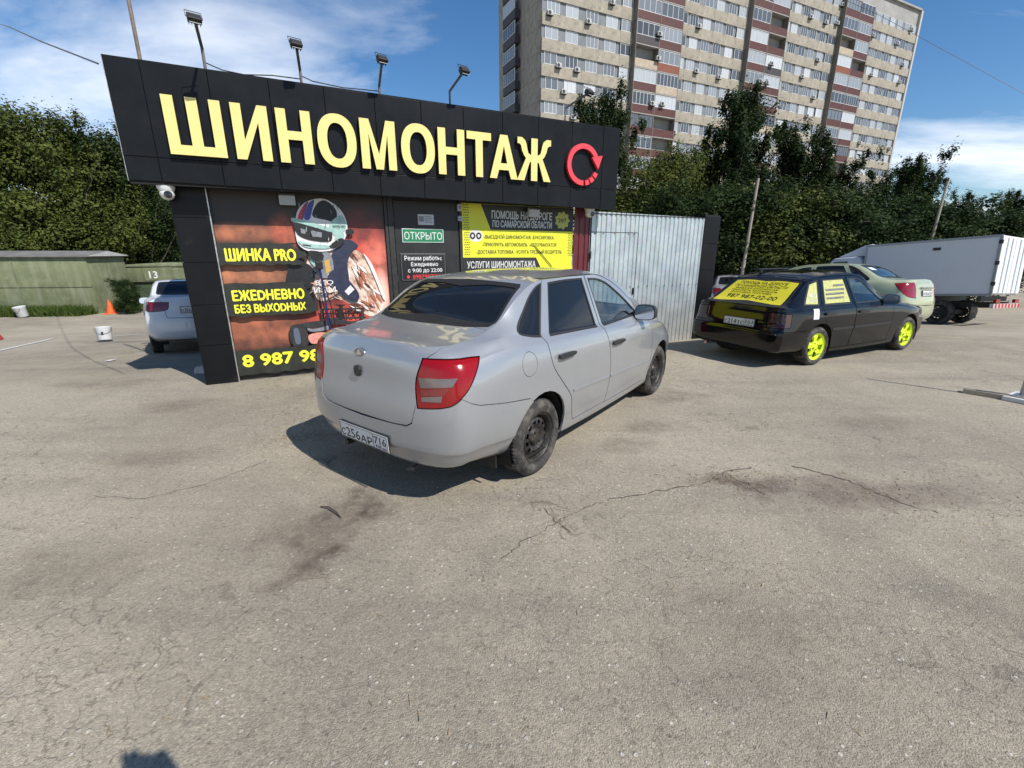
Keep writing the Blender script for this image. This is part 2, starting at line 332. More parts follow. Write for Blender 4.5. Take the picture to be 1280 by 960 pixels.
# ------------------------------------------------------------------ car builder
def car_surface(lines, rear, front, nx=64, ns=44, off=0.0, pw=3.0):
    """lines: K feature lines running the length of the car, each a list of (x, y, z); rear/front: x of the end face on each line.
    Returns verts, faces of the closed right+left surface moved inwards by off."""
    K = len(lines)
    key = [np.array(L, float) for L in lines]
    rings = []
    S = np.linspace(0, 1, nx)
    def sec(P):                                   # resample one half-section to ns points
        d = np.maximum(np.hypot(np.diff(P[:, 1]), np.diff(P[:, 2])) + .3 * abs(np.diff(P[:, 0])), 1e-4); t = np.r_[0, np.cumsum(d)]
        u = np.concatenate([np.linspace(t[i], t[i + 1], n, endpoint=False) for i, n in enumerate(per)] + [[t[-1]]])
        return np.stack([pchip(t, P[:, c], u) for c in range(3)], 1)
    per = [4] * (K - 1)
    xa = np.array([L[0, 0] for L in key]); xb = np.array([L[-1, 0] for L in key])
    A = np.array([L[0] for L in key]); B = np.array([L[-1] for L in key])
    ts = [0, .2, .4, .58, .72, .83, .91, .96, .99]
    for t in ts:
        P = A.copy(); P[:, 1] *= t; P[:, 0] = xa - (xa - np.array(rear)) * (1 - t ** pw) ** (1 / pw); rings.append(sec(P))
    for s in S:
        P = np.zeros((K, 3))
        for k in range(K):
            x = xa[k] + (xb[k] - xa[k]) * s
            P[k] = (x, pchip(key[k][:, 0], key[k][:, 1], x), pchip(key[k][:, 0], key[k][:, 2], x))
        rings.append(sec(P))
    for t in ts[::-1]:
        P = B.copy(); P[:, 1] *= t; P[:, 0] = xb + (np.array(front) - xb) * (1 - t ** pw) ** (1 / pw); rings.append(sec(P))
    G = np.array(rings); nr, m = G.shape[:2]
    v = []; f = []
    for sgn in (1, -1):
        o = len(v)
        g = G.copy(); g[:, :, 1] *= sgn; v += g.reshape(-1, 3).tolist()
        for i in range(nr - 1):
            for j in range(m - 1):
                q = (o + i * m + j, o + i * m + j + 1, o + (i + 1) * m + j + 1, o + (i + 1) * m + j)
                f.append(q if sgn > 0 else q[::-1])
    return v, f
def solid(v, f, off=0.0, name='s'):
    bm = bmesh.new(); vs_ = [bm.verts.new(p) for p in v]
    for q in f:
        try: bm.faces.new([vs_[i] for i in q])
        except ValueError: pass
    bmesh.ops.remove_doubles(bm, verts=bm.verts, dist=.0008)
    bmesh.ops.dissolve_degenerate(bm, dist=.0004, edges=bm.edges)
    bmesh.ops.recalc_face_normals(bm, faces=bm.faces)
    bm.normal_update()
    return bm
def shell_mesh(bm, a, b, name='shell'):
    """closed shell between the surface moved inwards by a and by b"""
    me = bpy.data.meshes.new(name); o = bm.copy(); o.normal_update()
    no = {v.index: v.normal.copy() for v in o.verts}
    for v in o.verts: v.co -= no[v.index] * a
    i = bm.copy(); i.normal_update(); ni = {v.index: v.normal.copy() for v in i.verts}
    for v in i.verts: v.co -= ni[v.index] * b
    bmesh.ops.reverse_faces(i, faces=i.faces)
    t = bpy.data.meshes.new('t'); i.to_mesh(t); o.from_mesh(t); bpy.data.meshes.remove(t)
    o.to_mesh(me); o.free(); i.free()
    return me
def boolean(me, cutters, op, name):
    """me (mesh) op every cutter mesh; returns a new mesh"""
    ob = bpy.data.objects.new('tmp', me); C.objects.link(ob); tmp = [ob]
    for c in cutters:
        oc = bpy.data.objects.new('tmpc', c); C.objects.link(oc); tmp.append(oc)
        md = ob.modifiers.new('b', 'BOOLEAN'); md.object = oc; md.operation = op
        md.solver = BSOLVER
    bpy.context.view_layer.update()
    r = bpy.data.meshes.new_from_object(ob.evaluated_get(bpy.context.evaluated_depsgraph_get())); r.name = name
    for o in tmp: bpy.data.objects.remove(o)
    r.materials.clear()
    return r
BSOLVER = 'MANIFOLD'
def finish(me, ang=32):
    me.shade_smooth(); me.set_sharp_from_angle(angle=R(ang)); return me
def grow(poly, d):
    """offset a 2D polygon outwards by d"""
    n = len(poly); ar = sum(poly[i][0] * poly[(i + 1) % n][1] - poly[(i + 1) % n][0] * poly[i][1] for i in range(n)); s = 1 if ar > 0 else -1
    out = []
    for i in range(n):
        a, b, c = Vector(poly[i - 1]), Vector(poly[i]), Vector(poly[(i + 1) % n])
        e1 = (b - a).normalized(); e2 = (c - b).normalized()
        n1 = Vector((e1.y, -e1.x)) * s; n2 = Vector((e2.y, -e2.x)) * s
        m = (n1 + n2); k = max(m.length_squared / 2, .35); out.append(tuple(b + m / k * d))
    return out
def smooth_poly(poly, n=4, sharp=()):
    """round a closed outline with Catmull-Rom; indices in sharp stay corners"""
    out = []; N = len(poly)
    for i in range(N):
        p0, p1, p2, p3 = [Vector(poly[(i + k) % N]) for k in (-1, 0, 1, 2)]
        if i in sharp: p0 = p1 - (p2 - p1) * .5
        if (i + 1) % N in sharp: p3 = p2 + (p2 - p1) * .5
        for k in range(n):
            t = k / n
            out.append(tuple(.5 * ((2 * p1) + (p2 - p0) * t + (2 * p0 - 5 * p1 + 4 * p2 - p3) * t * t + (3 * p1 - p0 - 3 * p2 + p3) * t ** 3)))
    return out
def prism_mesh(poly, a0, a1, axis):
    return MB().prism(poly, a0, a1, axis).mesh('p')
def diag_prism(poly, side, d0, d1, end=-1):
    """outline (s, z) extruded along the diagonal of a rear (end=-1) corner; side -1 right, +1 left"""
    q = .70710678; v = []; n = len(poly)
    for d in (d0, d1):
        for s, z in poly: v.append(((s - d) * q, side * (s + d) * q, z))
    f = [tuple(range(n)), tuple(range(n, 2 * n))[::-1]] + [(i, n + i, n + (i + 1) % n, (i + 1) % n) for i in range(n)]
    me = mesh('p', v, f); bm = bmesh.new(); bm.from_mesh(me); bmesh.ops.recalc_face_normals(bm, faces=bm.faces); bm.to_mesh(me); bm.free()
    return me
def sharpen(lines, jobs):
    """insert near-duplicate feature lines so a section keeps a crisp corner: jobs = (line, fraction towards the next line)"""
    def at_x(L, x): a = np.array(L); return (x, float(pchip(a[:, 0], a[:, 1], x)), float(pchip(a[:, 0], a[:, 2], x)))
    out = []; where = []
    for i, L in enumerate(lines):
        out.append(L); where.append(float(i))
        for li, fr in jobs:
            if li == i:
                Nx = lines[i + 1]; xs = sorted(set([round(p[0], 3) for p in L] + [round(p[0], 3) for p in Nx])); xs = [x for x in xs if max(L[0][0], Nx[0][0]) - 1e-6 <= x <= min(L[-1][0], Nx[-1][0]) + 1e-6]
                out.append([tuple(np.array(at_x(L, x)) * (1 - fr) + np.array(at_x(Nx, x)) * fr) for x in xs]); where.append(i + fr)
    return out, where
def ends(vals, where): return [float(np.interp(w, range(len(vals)), vals)) for w in where]
GR_LINES = [
 [(-.66,0,.30),(-.3,0,.24),(.2,0,.20),(2.6,0,.20),(3.05,0,.24)],
 [(-.66,.60,.30),(-.3,.64,.24),(.2,.66,.20),(2.6,.66,.20),(3.05,.52,.24)],
 [(-.66,.705,.335),(-.35,.745,.30),(0,.77,.23),(1.2,.785,.21),(2.4,.78,.22),(2.85,.735,.25),(3.05,.62,.26)],
 [(-.66,.785,.45),(-.35,.812,.43),(.4,.822,.40),(1.2,.828,.38),(2.4,.822,.40),(2.85,.78,.42),(3.05,.68,.43)],
 [(-.66,.805,.62),(-.35,.832,.62),(.4,.845,.61),(1.2,.848,.60),(2.4,.842,.60),(2.85,.79,.60),(3.05,.68,.60)],
 [(-.66,.795,.82),(-.35,.828,.84),(.4,.845,.83),(1.2,.845,.80),(2.0,.84,.78),(2.5,.815,.74),(2.85,.76,.70),(3.05,.64,.68)],
 [(-.64,.745,.985),(-.35,.785,1.02),(0,.80,1.00),(.5,.805,.98),(1.2,.80,.96),(2.0,.79,.92),(2.4,.77,.88),(2.85,.70,.79),(3.05,.58,.73)],
 [(-.63,.665,1.045),(-.35,.715,1.085),(0,.735,1.06),(.5,.745,1.03),(1.2,.745,1.01),(1.9,.73,.98),(2.2,.70,.955),(2.5,.65,.905),(2.85,.57,.81),(3.05,.48,.75)],
 [(-.63,.58,1.075),(-.42,.60,1.10),(-.28,.605,1.145),(0,.595,1.315),(.2,.58,1.395),(.38,.572,1.420),(.8,.568,1.432),(1.2,.568,1.43),(1.5,.572,1.395),(1.8,.60,1.285),(2.15,.645,1.09),(2.35,.655,.985),(2.6,.53,.92),(2.85,.44,.84),(3.05,.38,.765)],
 [(-.63,.33,1.088),(-.42,.34,1.115),(-.28,.345,1.155),(0,.34,1.335),(.2,.33,1.418),(.38,.325,1.446),(.8,.32,1.466),(1.2,.32,1.466),(1.5,.32,1.437),(1.8,.34,1.33),(2.15,.36,1.13),(2.42,.35,.99),(2.6,.3,.945),(2.85,.25,.86),(3.05,.2,.78)],
 [(-.63,0,1.092),(-.42,0,1.12),(-.28,0,1.16),(0,0,1.342),(.2,0,1.425),(.38,0,1.455),(.8,0,1.478),(1.2,0,1.478),(1.5,0,1.45),(1.8,0,1.345),(2.15,0,1.145),(2.45,0,.99),(2.6,0,.955),(2.85,0,.87),(3.05,0,.79)],
]
GR_REAR = [-.86,-.86,-.90,-.945,-.945,-.915,-.895,-.875,-.865,-.86,-.86]
GR_FRONT = [3.2,3.2,3.24,3.29,3.30,3.29,3.25,3.22,3.2,3.2,3.2]
HB_LINES = [
 [(-.70,0,.28),(-.3,0,.24),(.2,0,.20),(2.6,0,.20),(3.0,0,.24)],
 [(-.70,.60,.28),(-.3,.62,.24),(.2,.64,.20),(2.6,.64,.20),(3.0,.55,.24)],
 [(-.70,.72,.30),(-.35,.745,.27),(0,.76,.20),(1.2,.775,.18),(2.4,.76,.20),(2.8,.74,.24),(3.0,.66,.26)],
 [(-.70,.775,.42),(-.35,.79,.40),(.4,.785,.38),(1.2,.79,.37),(2.4,.785,.38),(2.8,.765,.40),(3.0,.69,.42)],
 [(-.70,.785,.55),(-.35,.81,.56),(.4,.815,.55),(1.2,.815,.55),(2.4,.812,.55),(2.8,.775,.55),(3.0,.69,.55)],
 [(-.68,.765,.70),(-.35,.805,.71),(.4,.82,.71),(1.2,.82,.70),(2.4,.808,.67),(2.8,.765,.64),(3.0,.67,.62)],
 [(-.66,.75,.85),(-.35,.785,.86),(.4,.80,.865),(1.2,.80,.86),(2.0,.79,.84),(2.4,.77,.81),(2.8,.735,.75),(3.0,.66,.72)],
 [(-.69,.73,.905),(-.35,.75,.925),(.4,.765,.925),(1.2,.765,.92),(1.8,.755,.905),(2.1,.73,.885),(2.4,.70,.845),(2.8,.66,.79),(3.0,.60,.76)],
 [(-.70,.68,.925),(-.62,.67,.955),(-.3,.615,1.165),(-.08,.578,1.30),(.10,.57,1.335),(.4,.566,1.352),(.9,.562,1.355),(1.15,.565,1.325),(1.5,.60,1.145),(1.88,.64,.935),(2.2,.58,.89),(2.8,.48,.825),(3.0,.44,.79)],
 [(-.70,.36,.93),(-.62,.355,.96),(-.3,.34,1.18),(-.08,.33,1.325),(.10,.325,1.362),(.4,.32,1.383),(.9,.32,1.388),(1.15,.32,1.36),(1.5,.33,1.18),(1.95,.34,.94),(2.2,.32,.905),(2.8,.26,.835),(3.0,.22,.80)],
 [(-.70,0,.932),(-.62,0,.962),(-.3,0,1.185),(-.08,0,1.333),(.10,0,1.37),(.4,0,1.392),(.9,0,1.397),(1.15,0,1.372),(1.5,0,1.195),(1.98,0,.945),(2.2,0,.91),(2.8,0,.84),(3.0,0,.805)],
]
HB_REAR = [-.80,-.80,-.84,-.86,-.86,-.80,-.785,-.775,-.77,-.77,-.77]
HB_FRONT = [3.18,3.18,3.22,3.26,3.26,3.22,3.2,3.18,3.16,3.16,3.16]
def arc_pts(cx, cz, r, n=28):
    return [(cx + r * math.cos(2 * math.pi * k / n), cz + r * math.sin(2 * math.pi * k / n)) for k in range(n)]
def make_wheel(parent, x, y, side, r, kind, wide=.19):
    """kind: 'steel' black pressed wheel, 'spoke' five-spoke alloy, 'cover' grey cover"""
    rr = r * (.66 if kind != 'spoke' else .69); o = -side                         # local y towards the outside = side
    w2 = wide / 2
    key = (kind, r, wide)
    if key not in WHEELS:
        t = MB(); s_ = r - rr
        t.lathe([(rr, w2 - .012), (rr + .012, w2 - .002), (rr + s_ * .55, w2 + .006), (r - .022, w2 - .004), (r - .006, w2 - .022), (r, w2 - .04), (r, w2 - .052), (r - .008, w2 - .055), (r - .008, w2 - .063), (r, w2 - .066), (r, .006), (r - .008, .004), (r - .008, -.004), (r, -.006),
                 (r, -w2 + .066), (r - .008, -w2 + .063), (r - .008, -w2 + .055), (r, -w2 + .052), (r, -w2 + .04), (r - .006, -w2 + .022), (r - .022, -w2 + .004), (rr + .012, -w2 + .002), (rr, -w2 + .012)], 56, 'y')
        # tread blocks on the shoulder
        for k in range(64):
            a = 2 * math.pi * k / 64; ca, sa = math.cos(a), math.sin(a); ta = .018
            for sy in (1, -1):
                v = []
                for rad, yy in ((r - .012, w2 - .014), (r + .004, w2 - .030), (r + .004, w2 - .050), (r - .012, w2 - .050)):
                    for d in (-ta, ta): v.append((rad * math.cos(a + d), sy * yy, rad * math.sin(a + d)))
                t.add(v, [(0, 1, 3, 2), (2, 3, 5, 4), (4, 5, 7, 6), (0, 2, 4, 6), (1, 7, 5, 3)])
        rim = MB()
        rim.lathe([(rr + .004, w2 - .004), (rr + .004, w2 - .014), (rr - .012, w2 - .016), (rr - .022, w2 - .03), (rr - .03, w2 - .06), (rr - .035, -w2 + .01), (rr - .02, -w2)], 48, 'y')
        n = 60
        if kind == 'steel':
            prof = [(rr - .03, w2 - .062), (rr - .045, w2 - .05), (rr - .062, w2 - .036), (rr - .088, w2 - .030), (rr - .105, w2 - .040), (.07, w2 - .052), (.058, w2 - .03), (.03, w2 - .022), (0, w2 - .022)]
            hole = lambda i, k: i == 2 and k % 5 in (0, 1, 2)
        elif kind == 'cover':
            prof = [(rr - .01, w2 - .01), (rr - .05, w2 - .006), (rr - .1, w2), (.07, w2 + .004), (.04, w2 - .006), (0, w2 - .006)]
            hole = lambda i, k: i == 1 and k % 6 in (0, 1)
        else:
            prof = [(rr - .012, w2 - .02), (rr - .028, w2 - .03), (rr - .075, w2 - .028), (.085, w2 - .034), (.06, w2 - .03), (.045, w2 - .02), (.03, w2 - .018), (0, w2 - .022)]
            hole = lambda i, k: (i in (1, 2)) and k % 12 in (0, 1, 2, 3, 4, 5)
        m = len(prof); v = []; f = []
        for k in range(n):
            a = 2 * math.pi * k / n
            for pr, py in prof: v.append((pr * math.cos(a), py, pr * math.sin(a)))
        back = []
        for k in range(n):
            k2 = (k + 1) % n
            for i in range(m - 1):
                if not hole(i, k): f.append((k * m + i, k2 * m + i, k2 * m + i + 1, k * m + i + 1))
        rim.add(v, f)
        # hole walls give the pressed or cast disc its thickness
        for k in range(n):
            for i in range(m - 1):
                if hole(i, k):
                    a0, a1 = 2 * math.pi * k / n, 2 * math.pi * (k + 1) / n
                    def q(pr, py, a, d): return (pr * math.cos(a), py - d, pr * math.sin(a))
                    D = .03 if kind == 'spoke' else .008
                    (p0, y0), (p1, y1) = prof[i], prof[i + 1]
                    if not hole(i, k - 1): rim.add([q(p0, y0, a0, 0), q(p1, y1, a0, 0), q(p1, y1, a0, D), q(p0, y0, a0, D)], [(0, 1, 2, 3)])
                    if not hole(i, (k + 1) % n): rim.add([q(p0, y0, a1, 0), q(p1, y1, a1, 0), q(p1, y1, a1, D), q(p0, y0, a1, D)], [(0, 3, 2, 1)])
                    if not hole(i - 1, k): rim.add([q(p0, y0, a0, 0), q(p0, y0, a1, 0), q(p0, y0, a1, D), q(p0, y0, a0, D)], [(0, 3, 2, 1)])
                    if not hole(i + 1, k): rim.add([q(p1, y1, a0, 0), q(p1, y1, a1, 0), q(p1, y1, a1, D), q(p1, y1, a0, D)], [(0, 1, 2, 3)])
        nuts = MB().lathe([(0, w2 - .016), (.009, w2 - .016), (.011, w2 - .04)], 6, 'y')
        drum = MB().lathe([(0, w2 - .075), (rr * .62, w2 - .075), (rr * .66, w2 - .09), (rr * .66, -w2 + .02), (0, -w2 + .02)], 32, 'y')
        WHEELS[key] = [b.mesh(nm, True, 30) for b, nm in ((rim, 'wheel'), (t, 'tyre'), (nuts, 'wheel_nut'), (drum, 'brake_drum'))]
    rimm, tm, nm, dm = WHEELS[key]
    mat_r = {'steel': M_STEELWHEEL, 'spoke': M_NEON, 'cover': M_HUBGREY}[kind]
    rz = 0 if side > 0 else math.pi
    w = link('wheel', rimm, mat_r, parent, (x, y, r), (0, random.uniform(0, 1), rz))
    link('tyre', tm, M_TYRE, w); link('brake_drum', dm, M_DARKMETAL, w)
    for k in range(4 if kind != 'cover' else 0):
        a = math.pi * k / 2 + .3; link('wheel_nut', nm, M_DARKMETAL, w, (.049 * math.cos(a), 0, .049 * math.sin(a)))
    return w
WHEELS = {}
M_TYRE = pmat('tyre_rubber', (.028, .027, .026), .85, noise=(14, .35), bump=(120, .002), dirt=(9, (.16, .14, .115), .55, .45))
M_STEELWHEEL = pmat('black_steel_wheel', (.03, .028, .027), .5, .3, noise=(30, .4), dirt=(22, (.17, .14, .11), .5, .5))
M_NEON = pmat('neon_yellow_wheel_paint', (.66, .84, .02), .35, coat=.4)
M_HUBGREY = pmat('grey_wheel_cover', (.35, .35, .36), .4, .4)
M_DARKMETAL = pmat('dark_metal', (.05, .05, .05), .55, .6, noise=(25, .4))
M_BLKPLASTIC = pmat('black_plastic', (.022, .022, .023), .42, noise=(60, .2))
M_BLKRUBBER = pmat('black_rubber_seal', (.012, .012, .012), .6)
M_INTERIOR = pmat('dark_cabin_trim', (.03, .03, .032), .8, noise=(10, .3))
M_LINER = pmat('wheel_well_liner', (.015, .014, .013), .95)
M_CHROME = pmat('chrome', (.75, .75, .76), .12, 1.0)
M_PLATE = pmat('plate_white', (.72, .72, .70), .35, noise=(8, .06), dirt=(6, (.35, .32, .28), .35, .5))
M_PLATEBLK = pmat('plate_black', (.015, .015, .016), .5)
M_RED = pmat('tail_lamp_red', (.26, .003, .005), .18, coat=.08)
M_CLEARLAMP = pmat('clear_lamp_lens', (.19, .15, .145), .15, .25, coat=.25)
M_PINKLAMP = pmat('frosted_lamp_lens', (.22, .035, .032), .2, .1, coat=.2)
M_DARKRED = pmat('dark_red_lamp', (.16, .01, .016), .12, coat=.6)
def glass_mat(name, tint, dens, rough=.02):
    """tinted pane: light passes tinted, the surface mirrors the surroundings"""
    m = bpy.data.materials.new(name); m.use_nodes = True; nt = m.node_tree; n, l = nt.nodes, nt.links; n.clear()
    out = n.new('ShaderNodeOutputMaterial'); mx = n.new('ShaderNodeMixShader'); ge = n.new('ShaderNodeNewGeometry'); dt = n.new('ShaderNodeVectorMath'); dt.operation = 'DOT_PRODUCT'; l.new(ge.outputs['Normal'], dt.inputs[0]); l.new(ge.outputs['Incoming'], dt.inputs[1])
    ab = n.new('ShaderNodeMath'); ab.operation = 'ABSOLUTE'; l.new(dt.outputs['Value'], ab.inputs[0]); om = n.new('ShaderNodeMath'); om.operation = 'SUBTRACT'; om.inputs[0].default_value = 1.0; l.new(ab.outputs[0], om.inputs[1])
    pw = n.new('ShaderNodeMath'); pw.operation = 'POWER'; pw.inputs[1].default_value = 5.0; l.new(om.outputs[0], pw.inputs[0]); fr = n.new('ShaderNodeMath'); fr.operation = 'MULTIPLY_ADD'; fr.inputs[1].default_value = .95; fr.inputs[2].default_value = .045; l.new(pw.outputs[0], fr.inputs[0])   # Schlick reflectance, the same from both sides of the pane
    tr = n.new('ShaderNodeBsdfTransparent'); tr.inputs[0].default_value = (*tint, 1); gl = n.new('ShaderNodeBsdfGlossy'); gl.inputs['Roughness'].default_value = rough; gl.inputs[0].default_value = (1, 1, 1, 1)
    df = n.new('ShaderNodeBsdfDiffuse'); df.inputs[0].default_value = (.012, .014, .017, 1); m2 = n.new('ShaderNodeMixShader'); m2.inputs[0].default_value = dens
    l.new(tr.outputs[0], m2.inputs[1]); l.new(df.outputs[0], m2.inputs[2])
    l.new(fr.outputs[0], mx.inputs[0]); l.new(m2.outputs[0], mx.inputs[1]); l.new(gl.outputs[0], mx.inputs[2]); l.new(mx.outputs[0], out.inputs[0])
    MATS[name] = m; return m
M_TINT = glass_mat('tinted_glass', (.10, .12, .15), .75)
M_CLEARGL = glass_mat('clear_car_glass', (.90, .93, .92), .0)
def car_paint(name, col, metal=.55, rough=.32, dust=.25, dustcol=(.33, .29, .24), coat=.8):
    """metallic lacquer with flakes, road dust thickening with noise"""
    m = bpy.data.materials.new(name); m.use_nodes = True; nt = m.node_tree; n, l = nt.nodes, nt.links; p = n['Principled BSDF']; MATS[name] = m
    tc = n.new('ShaderNodeTexCoord')
    fl = n.new('ShaderNodeTexVoronoi'); fl.inputs['Scale'].default_value = 900; l.new(tc.outputs['Object'], fl.inputs['Vector'])
    ns = n.new('ShaderNodeTexNoise'); ns.inputs['Scale'].default_value = 5; ns.inputs['Detail'].default_value = 8; ns.inputs['Roughness'].default_value = .68; l.new(tc.outputs['Object'], ns.inputs['Vector'])
    cr = n.new('ShaderNodeValToRGB'); cr.color_ramp.elements[0].position = .38; cr.color_ramp.elements[1].position = .72
    cr.color_ramp.elements[0].color = (0, 0, 0, 1); cr.color_ramp.elements[1].color = (dust,) * 3 + (1,); l.new(ns.outputs[0], cr.inputs[0])
    hs = n.new('ShaderNodeMixRGB'); hs.blend_type = 'MULTIPLY'; hs.inputs[0].default_value = .18; hs.inputs[1].default_value = (*col, 1); l.new(fl.outputs['Color'], hs.inputs[2])
    mx = n.new('ShaderNodeMixRGB'); l.new(cr.outputs[0], mx.inputs[0]); l.new(hs.outputs[0], mx.inputs[1]); mx.inputs[2].default_value = (*dustcol, 1)
    l.new(mx.outputs[0], p.inputs['Base Color'])
    p.inputs['Metallic'].default_value = metal
    mr = n.new('ShaderNodeMapRange'); mr.inputs[3].default_value = rough; mr.inputs[4].default_value = min(1, rough + .28); l.new(cr.outputs[0], mr.inputs[0]); l.new(mr.outputs[0], p.inputs['Roughness'])
    p.inputs['Coat Weight'].default_value = coat; p.inputs['Coat Roughness'].default_value = .045
    return m
def number_plate(parent, txt, reg, loc, rot, back=True):
    """Russian style plate 520 x 112 mm in the local YZ plane, facing -X"""
    b = MB().box(0, .006, -.268, .268, -.064, .064).build('number_plate', M_BLKPLASTIC, parent, bevel=.003, loc=loc, rot=rot)
    MB().box(-.003, 0, -.26, .26, -.056, .056).build('plate_face', M_PLATE, b)
    fr = MB()
    for y0, y1, z0, z1 in ((-.258, .258, .0505, .054), (-.258, .258, -.054, -.0505), (.2545, .258, -.0505, .0505), (-.258, -.2545, -.0505, .0505), (-.112, -.1085, -.0505, .0505)):
        fr.box(-.0045, -.003, y0, y1, z0, z1)
    fr.build('plate_border', M_PLATEBLK, b)
    def put(s, h, y, z, w):
        me = text_mesh('plate_text', s, h, .0008, w, .012)
        for v in me.vertices: v.co = Vector((v.co.y, -v.co.x, v.co.z))
        link('plate_text', me, M_PLATEBLK, b, (-.0040, y, z))
    first, mid, last = txt
    put(first, .052, .245, -.042, .044); put(mid, .072, .192, -.042, .155); put(last, .052, .028, -.042, .125)
    put(reg, .054, -.120, -.016, .122)
    put('RUS', .020, -.135, -.043, .052)
    for k, c in enumerate(((.75, .75, .75), (.03, .07, .4), (.5, .02, .02))):
        MB().box(-.0042, -.003, -.238, -.198, -.032 - .006 * k, -.026 - .006 * k).build('flag_stripe', pmat('flag%d' % k, c, .5), b)
    return b
def build_car(root, S):
    """S: spec of one car; all parts become children of root"""
    paint = S['paint']; T0 = S.get('thick', .016)
    v, f = car_surface(S['lines'], S['rear'], S['front'], nx=S.get('nx', 64), pw=S.get('pw', 3.0))
    bm = solid(v, f)
    from mathutils.bvhtree import BVHTree
    bv = BVHTree.FromBMesh(bm)
    def ysurf(x, z, side):
        r = bv.ray_cast(Vector((x, side * 2, z)), Vector((0, -side, 0))); return r[0], r[1]
    def xsurf(y, z):
        r = bv.ray_cast(Vector((-3, y, z)), Vector((1, 0, 0))); return r[0], r[1]
    sh = shell_mesh(bm, 0, T0); glassm = shell_mesh(bm, .007, .011); trimm = shell_mesh(bm, .002, .013)
    G = .0038
    Y0, Y1 = .36, 1.1
    def side_prism(poly, s): return prism_mesh(poly, *((-Y1, -Y0) if s < 0 else (Y0, Y1)), 'y')
    # wheel arches
    arches = []
    for wx, ar in ((0, S['arch'][0]), (S['wb'], S['arch'][1])):
        for s in (-1, 1): arches.append(prism_mesh(arc_pts(wx, S['wr'] + S.get('arch_up', .02), ar), *((-1.2, -.5) if s < 0 else (.5, 1.2)), 'y'))
    base = boolean(sh, arches, 'DIFFERENCE', 'base')
    cut = []                                                                       # everything cut out of the body
    for s in (-1, 1):
        doors = []
        for di, dp in enumerate(S['doors']):
            win = S['door_windows'][di]
            dm = boolean(base, [side_prism(dp, s)], 'INTERSECT', 'd')
            dm = boolean(dm, [side_prism(grow(win, .004), s)], 'DIFFERENCE', 'door')
            d = link('door', finish(dm), paint, root); doors.append(d); cut.append(side_prism(grow(dp, G * 2), s))
            gm = S['door_glass'][di]
            g = link('window', finish(boolean(glassm, [side_prism(grow(win, .003), s)], 'INTERSECT', 'window')), gm, d)
            tr = boolean(trimm, [side_prism(grow(win, .0035), s)], 'INTERSECT', 't'); tr = boolean(tr, [side_prism(grow(win, -.013), s)], 'DIFFERENCE', 'window_trim')
            link('window_trim', finish(tr), M_BLKRUBBER, d)
            if 'mould' in S:
                mz = S['mould'][di]; mm = shell_mesh(bm, -.007, .003)
                link('moulding', finish(boolean(mm, [side_prism(mz, s)], 'INTERSECT', 'moulding'), 50), S.get('mould_mat', paint), d)
            if 'handles' in S:
                hx, hz = S['handles'][di]; p, nn = ysurf(hx, hz, s)
                hb = MB().prism(smooth_poly([(-.115, .004), (-.10, -.016), (.02, -.02), (.115, -.012), (.118, .012), (.03, .02), (-.09, .02)], 3), -.030, -.012, 'y')
                hb.box(-.105, -.075, -.014, .01, -.012, .014); hb.box(.075, .105, -.014, .01, -.010, .012)
                me = hb.mesh('door_handle', bevel=.004)
                if s > 0:
                    for vv in me.vertices: vv.co.y *= -1
                    me.flip_normals()
                link('door_handle', me, M_BLKPLASTIC, d, p)
                cupm = boolean(shell_mesh(bm, -.0015, .004), [side_prism(smooth_poly([(hx - .055, hz), (hx - .03, hz + .038), (hx + .02, hz + .038), (hx + .05, hz), (hx + .02, hz - .032), (hx - .03, hz - .032)], 3), s)], 'INTERSECT', 'handle_cup')
                link('handle_cup', finish(cupm), paint, d)
        for wp in S.get('quarter', []):
            cut.append(side_prism(grow(wp, .004), s))
            link('quarter_window', finish(boolean(glassm, [side_prism(grow(wp, .003), s)], 'INTERSECT', 'quarter_window')), S.get('quarter_glass', M_TINT), root)
            tr = boolean(trimm, [side_prism(grow(wp, .0035), s)], 'INTERSECT', 't'); tr = boolean(tr, [side_prism(grow(wp, -.011), s)], 'DIFFERENCE', 'window_trim')
            link('window_trim', finish(tr), M_BLKRUBBER, root)
    if 'fuel' in S:
        fx, fz, fr_ = S['fuel']; fp = arc_pts(fx, fz, fr_, 24); s = S.get('fuel_side', -1)
        link('fuel_flap', finish(boolean(base, [side_prism(fp, s)], 'INTERSECT', 'fuel_flap')), paint, root); cut.append(side_prism(grow(fp, G), s))
    # rear window and windscreen
    for nm, poly, xr, gm in (('rear_window', S['rear_window'], S['rear_window_x'], S.get('rear_glass', M_TINT)), ('windscreen', S['windscreen'], S['windscreen_x'], M_CLEARGL)):
        full = poly + [(-y, z) for y, z in poly[::-1]]
        pm = lambda g: prism_mesh(grow(full, g), *xr, 'x')
        cut.append(pm(.004)); g = link(nm, finish(boolean(glassm, [pm(.003)], 'INTERSECT', nm)), gm, root)
        tr = boolean(trimm, [pm(.0035)], 'INTERSECT', 't'); tr = boolean(tr, [pm(-.02)], 'DIFFERENCE', 'window_trim')
        link('window_trim', finish(tr), M_BLKRUBBER, g)
    # tail lamps
    lampcut = []
    for s in (-1, 1):
        if 'lamp' in S:
            pl = S['lamp']; lm = boolean(shell_mesh(bm, -.004, .014), [diag_prism(pl, s, -.2, 2.0)], 'INTERSECT', 'tail_lamp')
            lp = link('tail_lamp', finish(lm), S.get('lamp_mat', M_RED), root); lampcut.append(diag_prism(grow(pl, G * 2), s, -.2, 2.0))
            for k, (sp, mt) in enumerate(S.get('lamp_lens', [])):
                link('lamp_lens', finish(boolean(shell_mesh(bm, -.0062, -.001), [diag_prism(sp, s, -.2, 2.0)], 'INTERSECT', 'lamp_lens')), mt, lp)
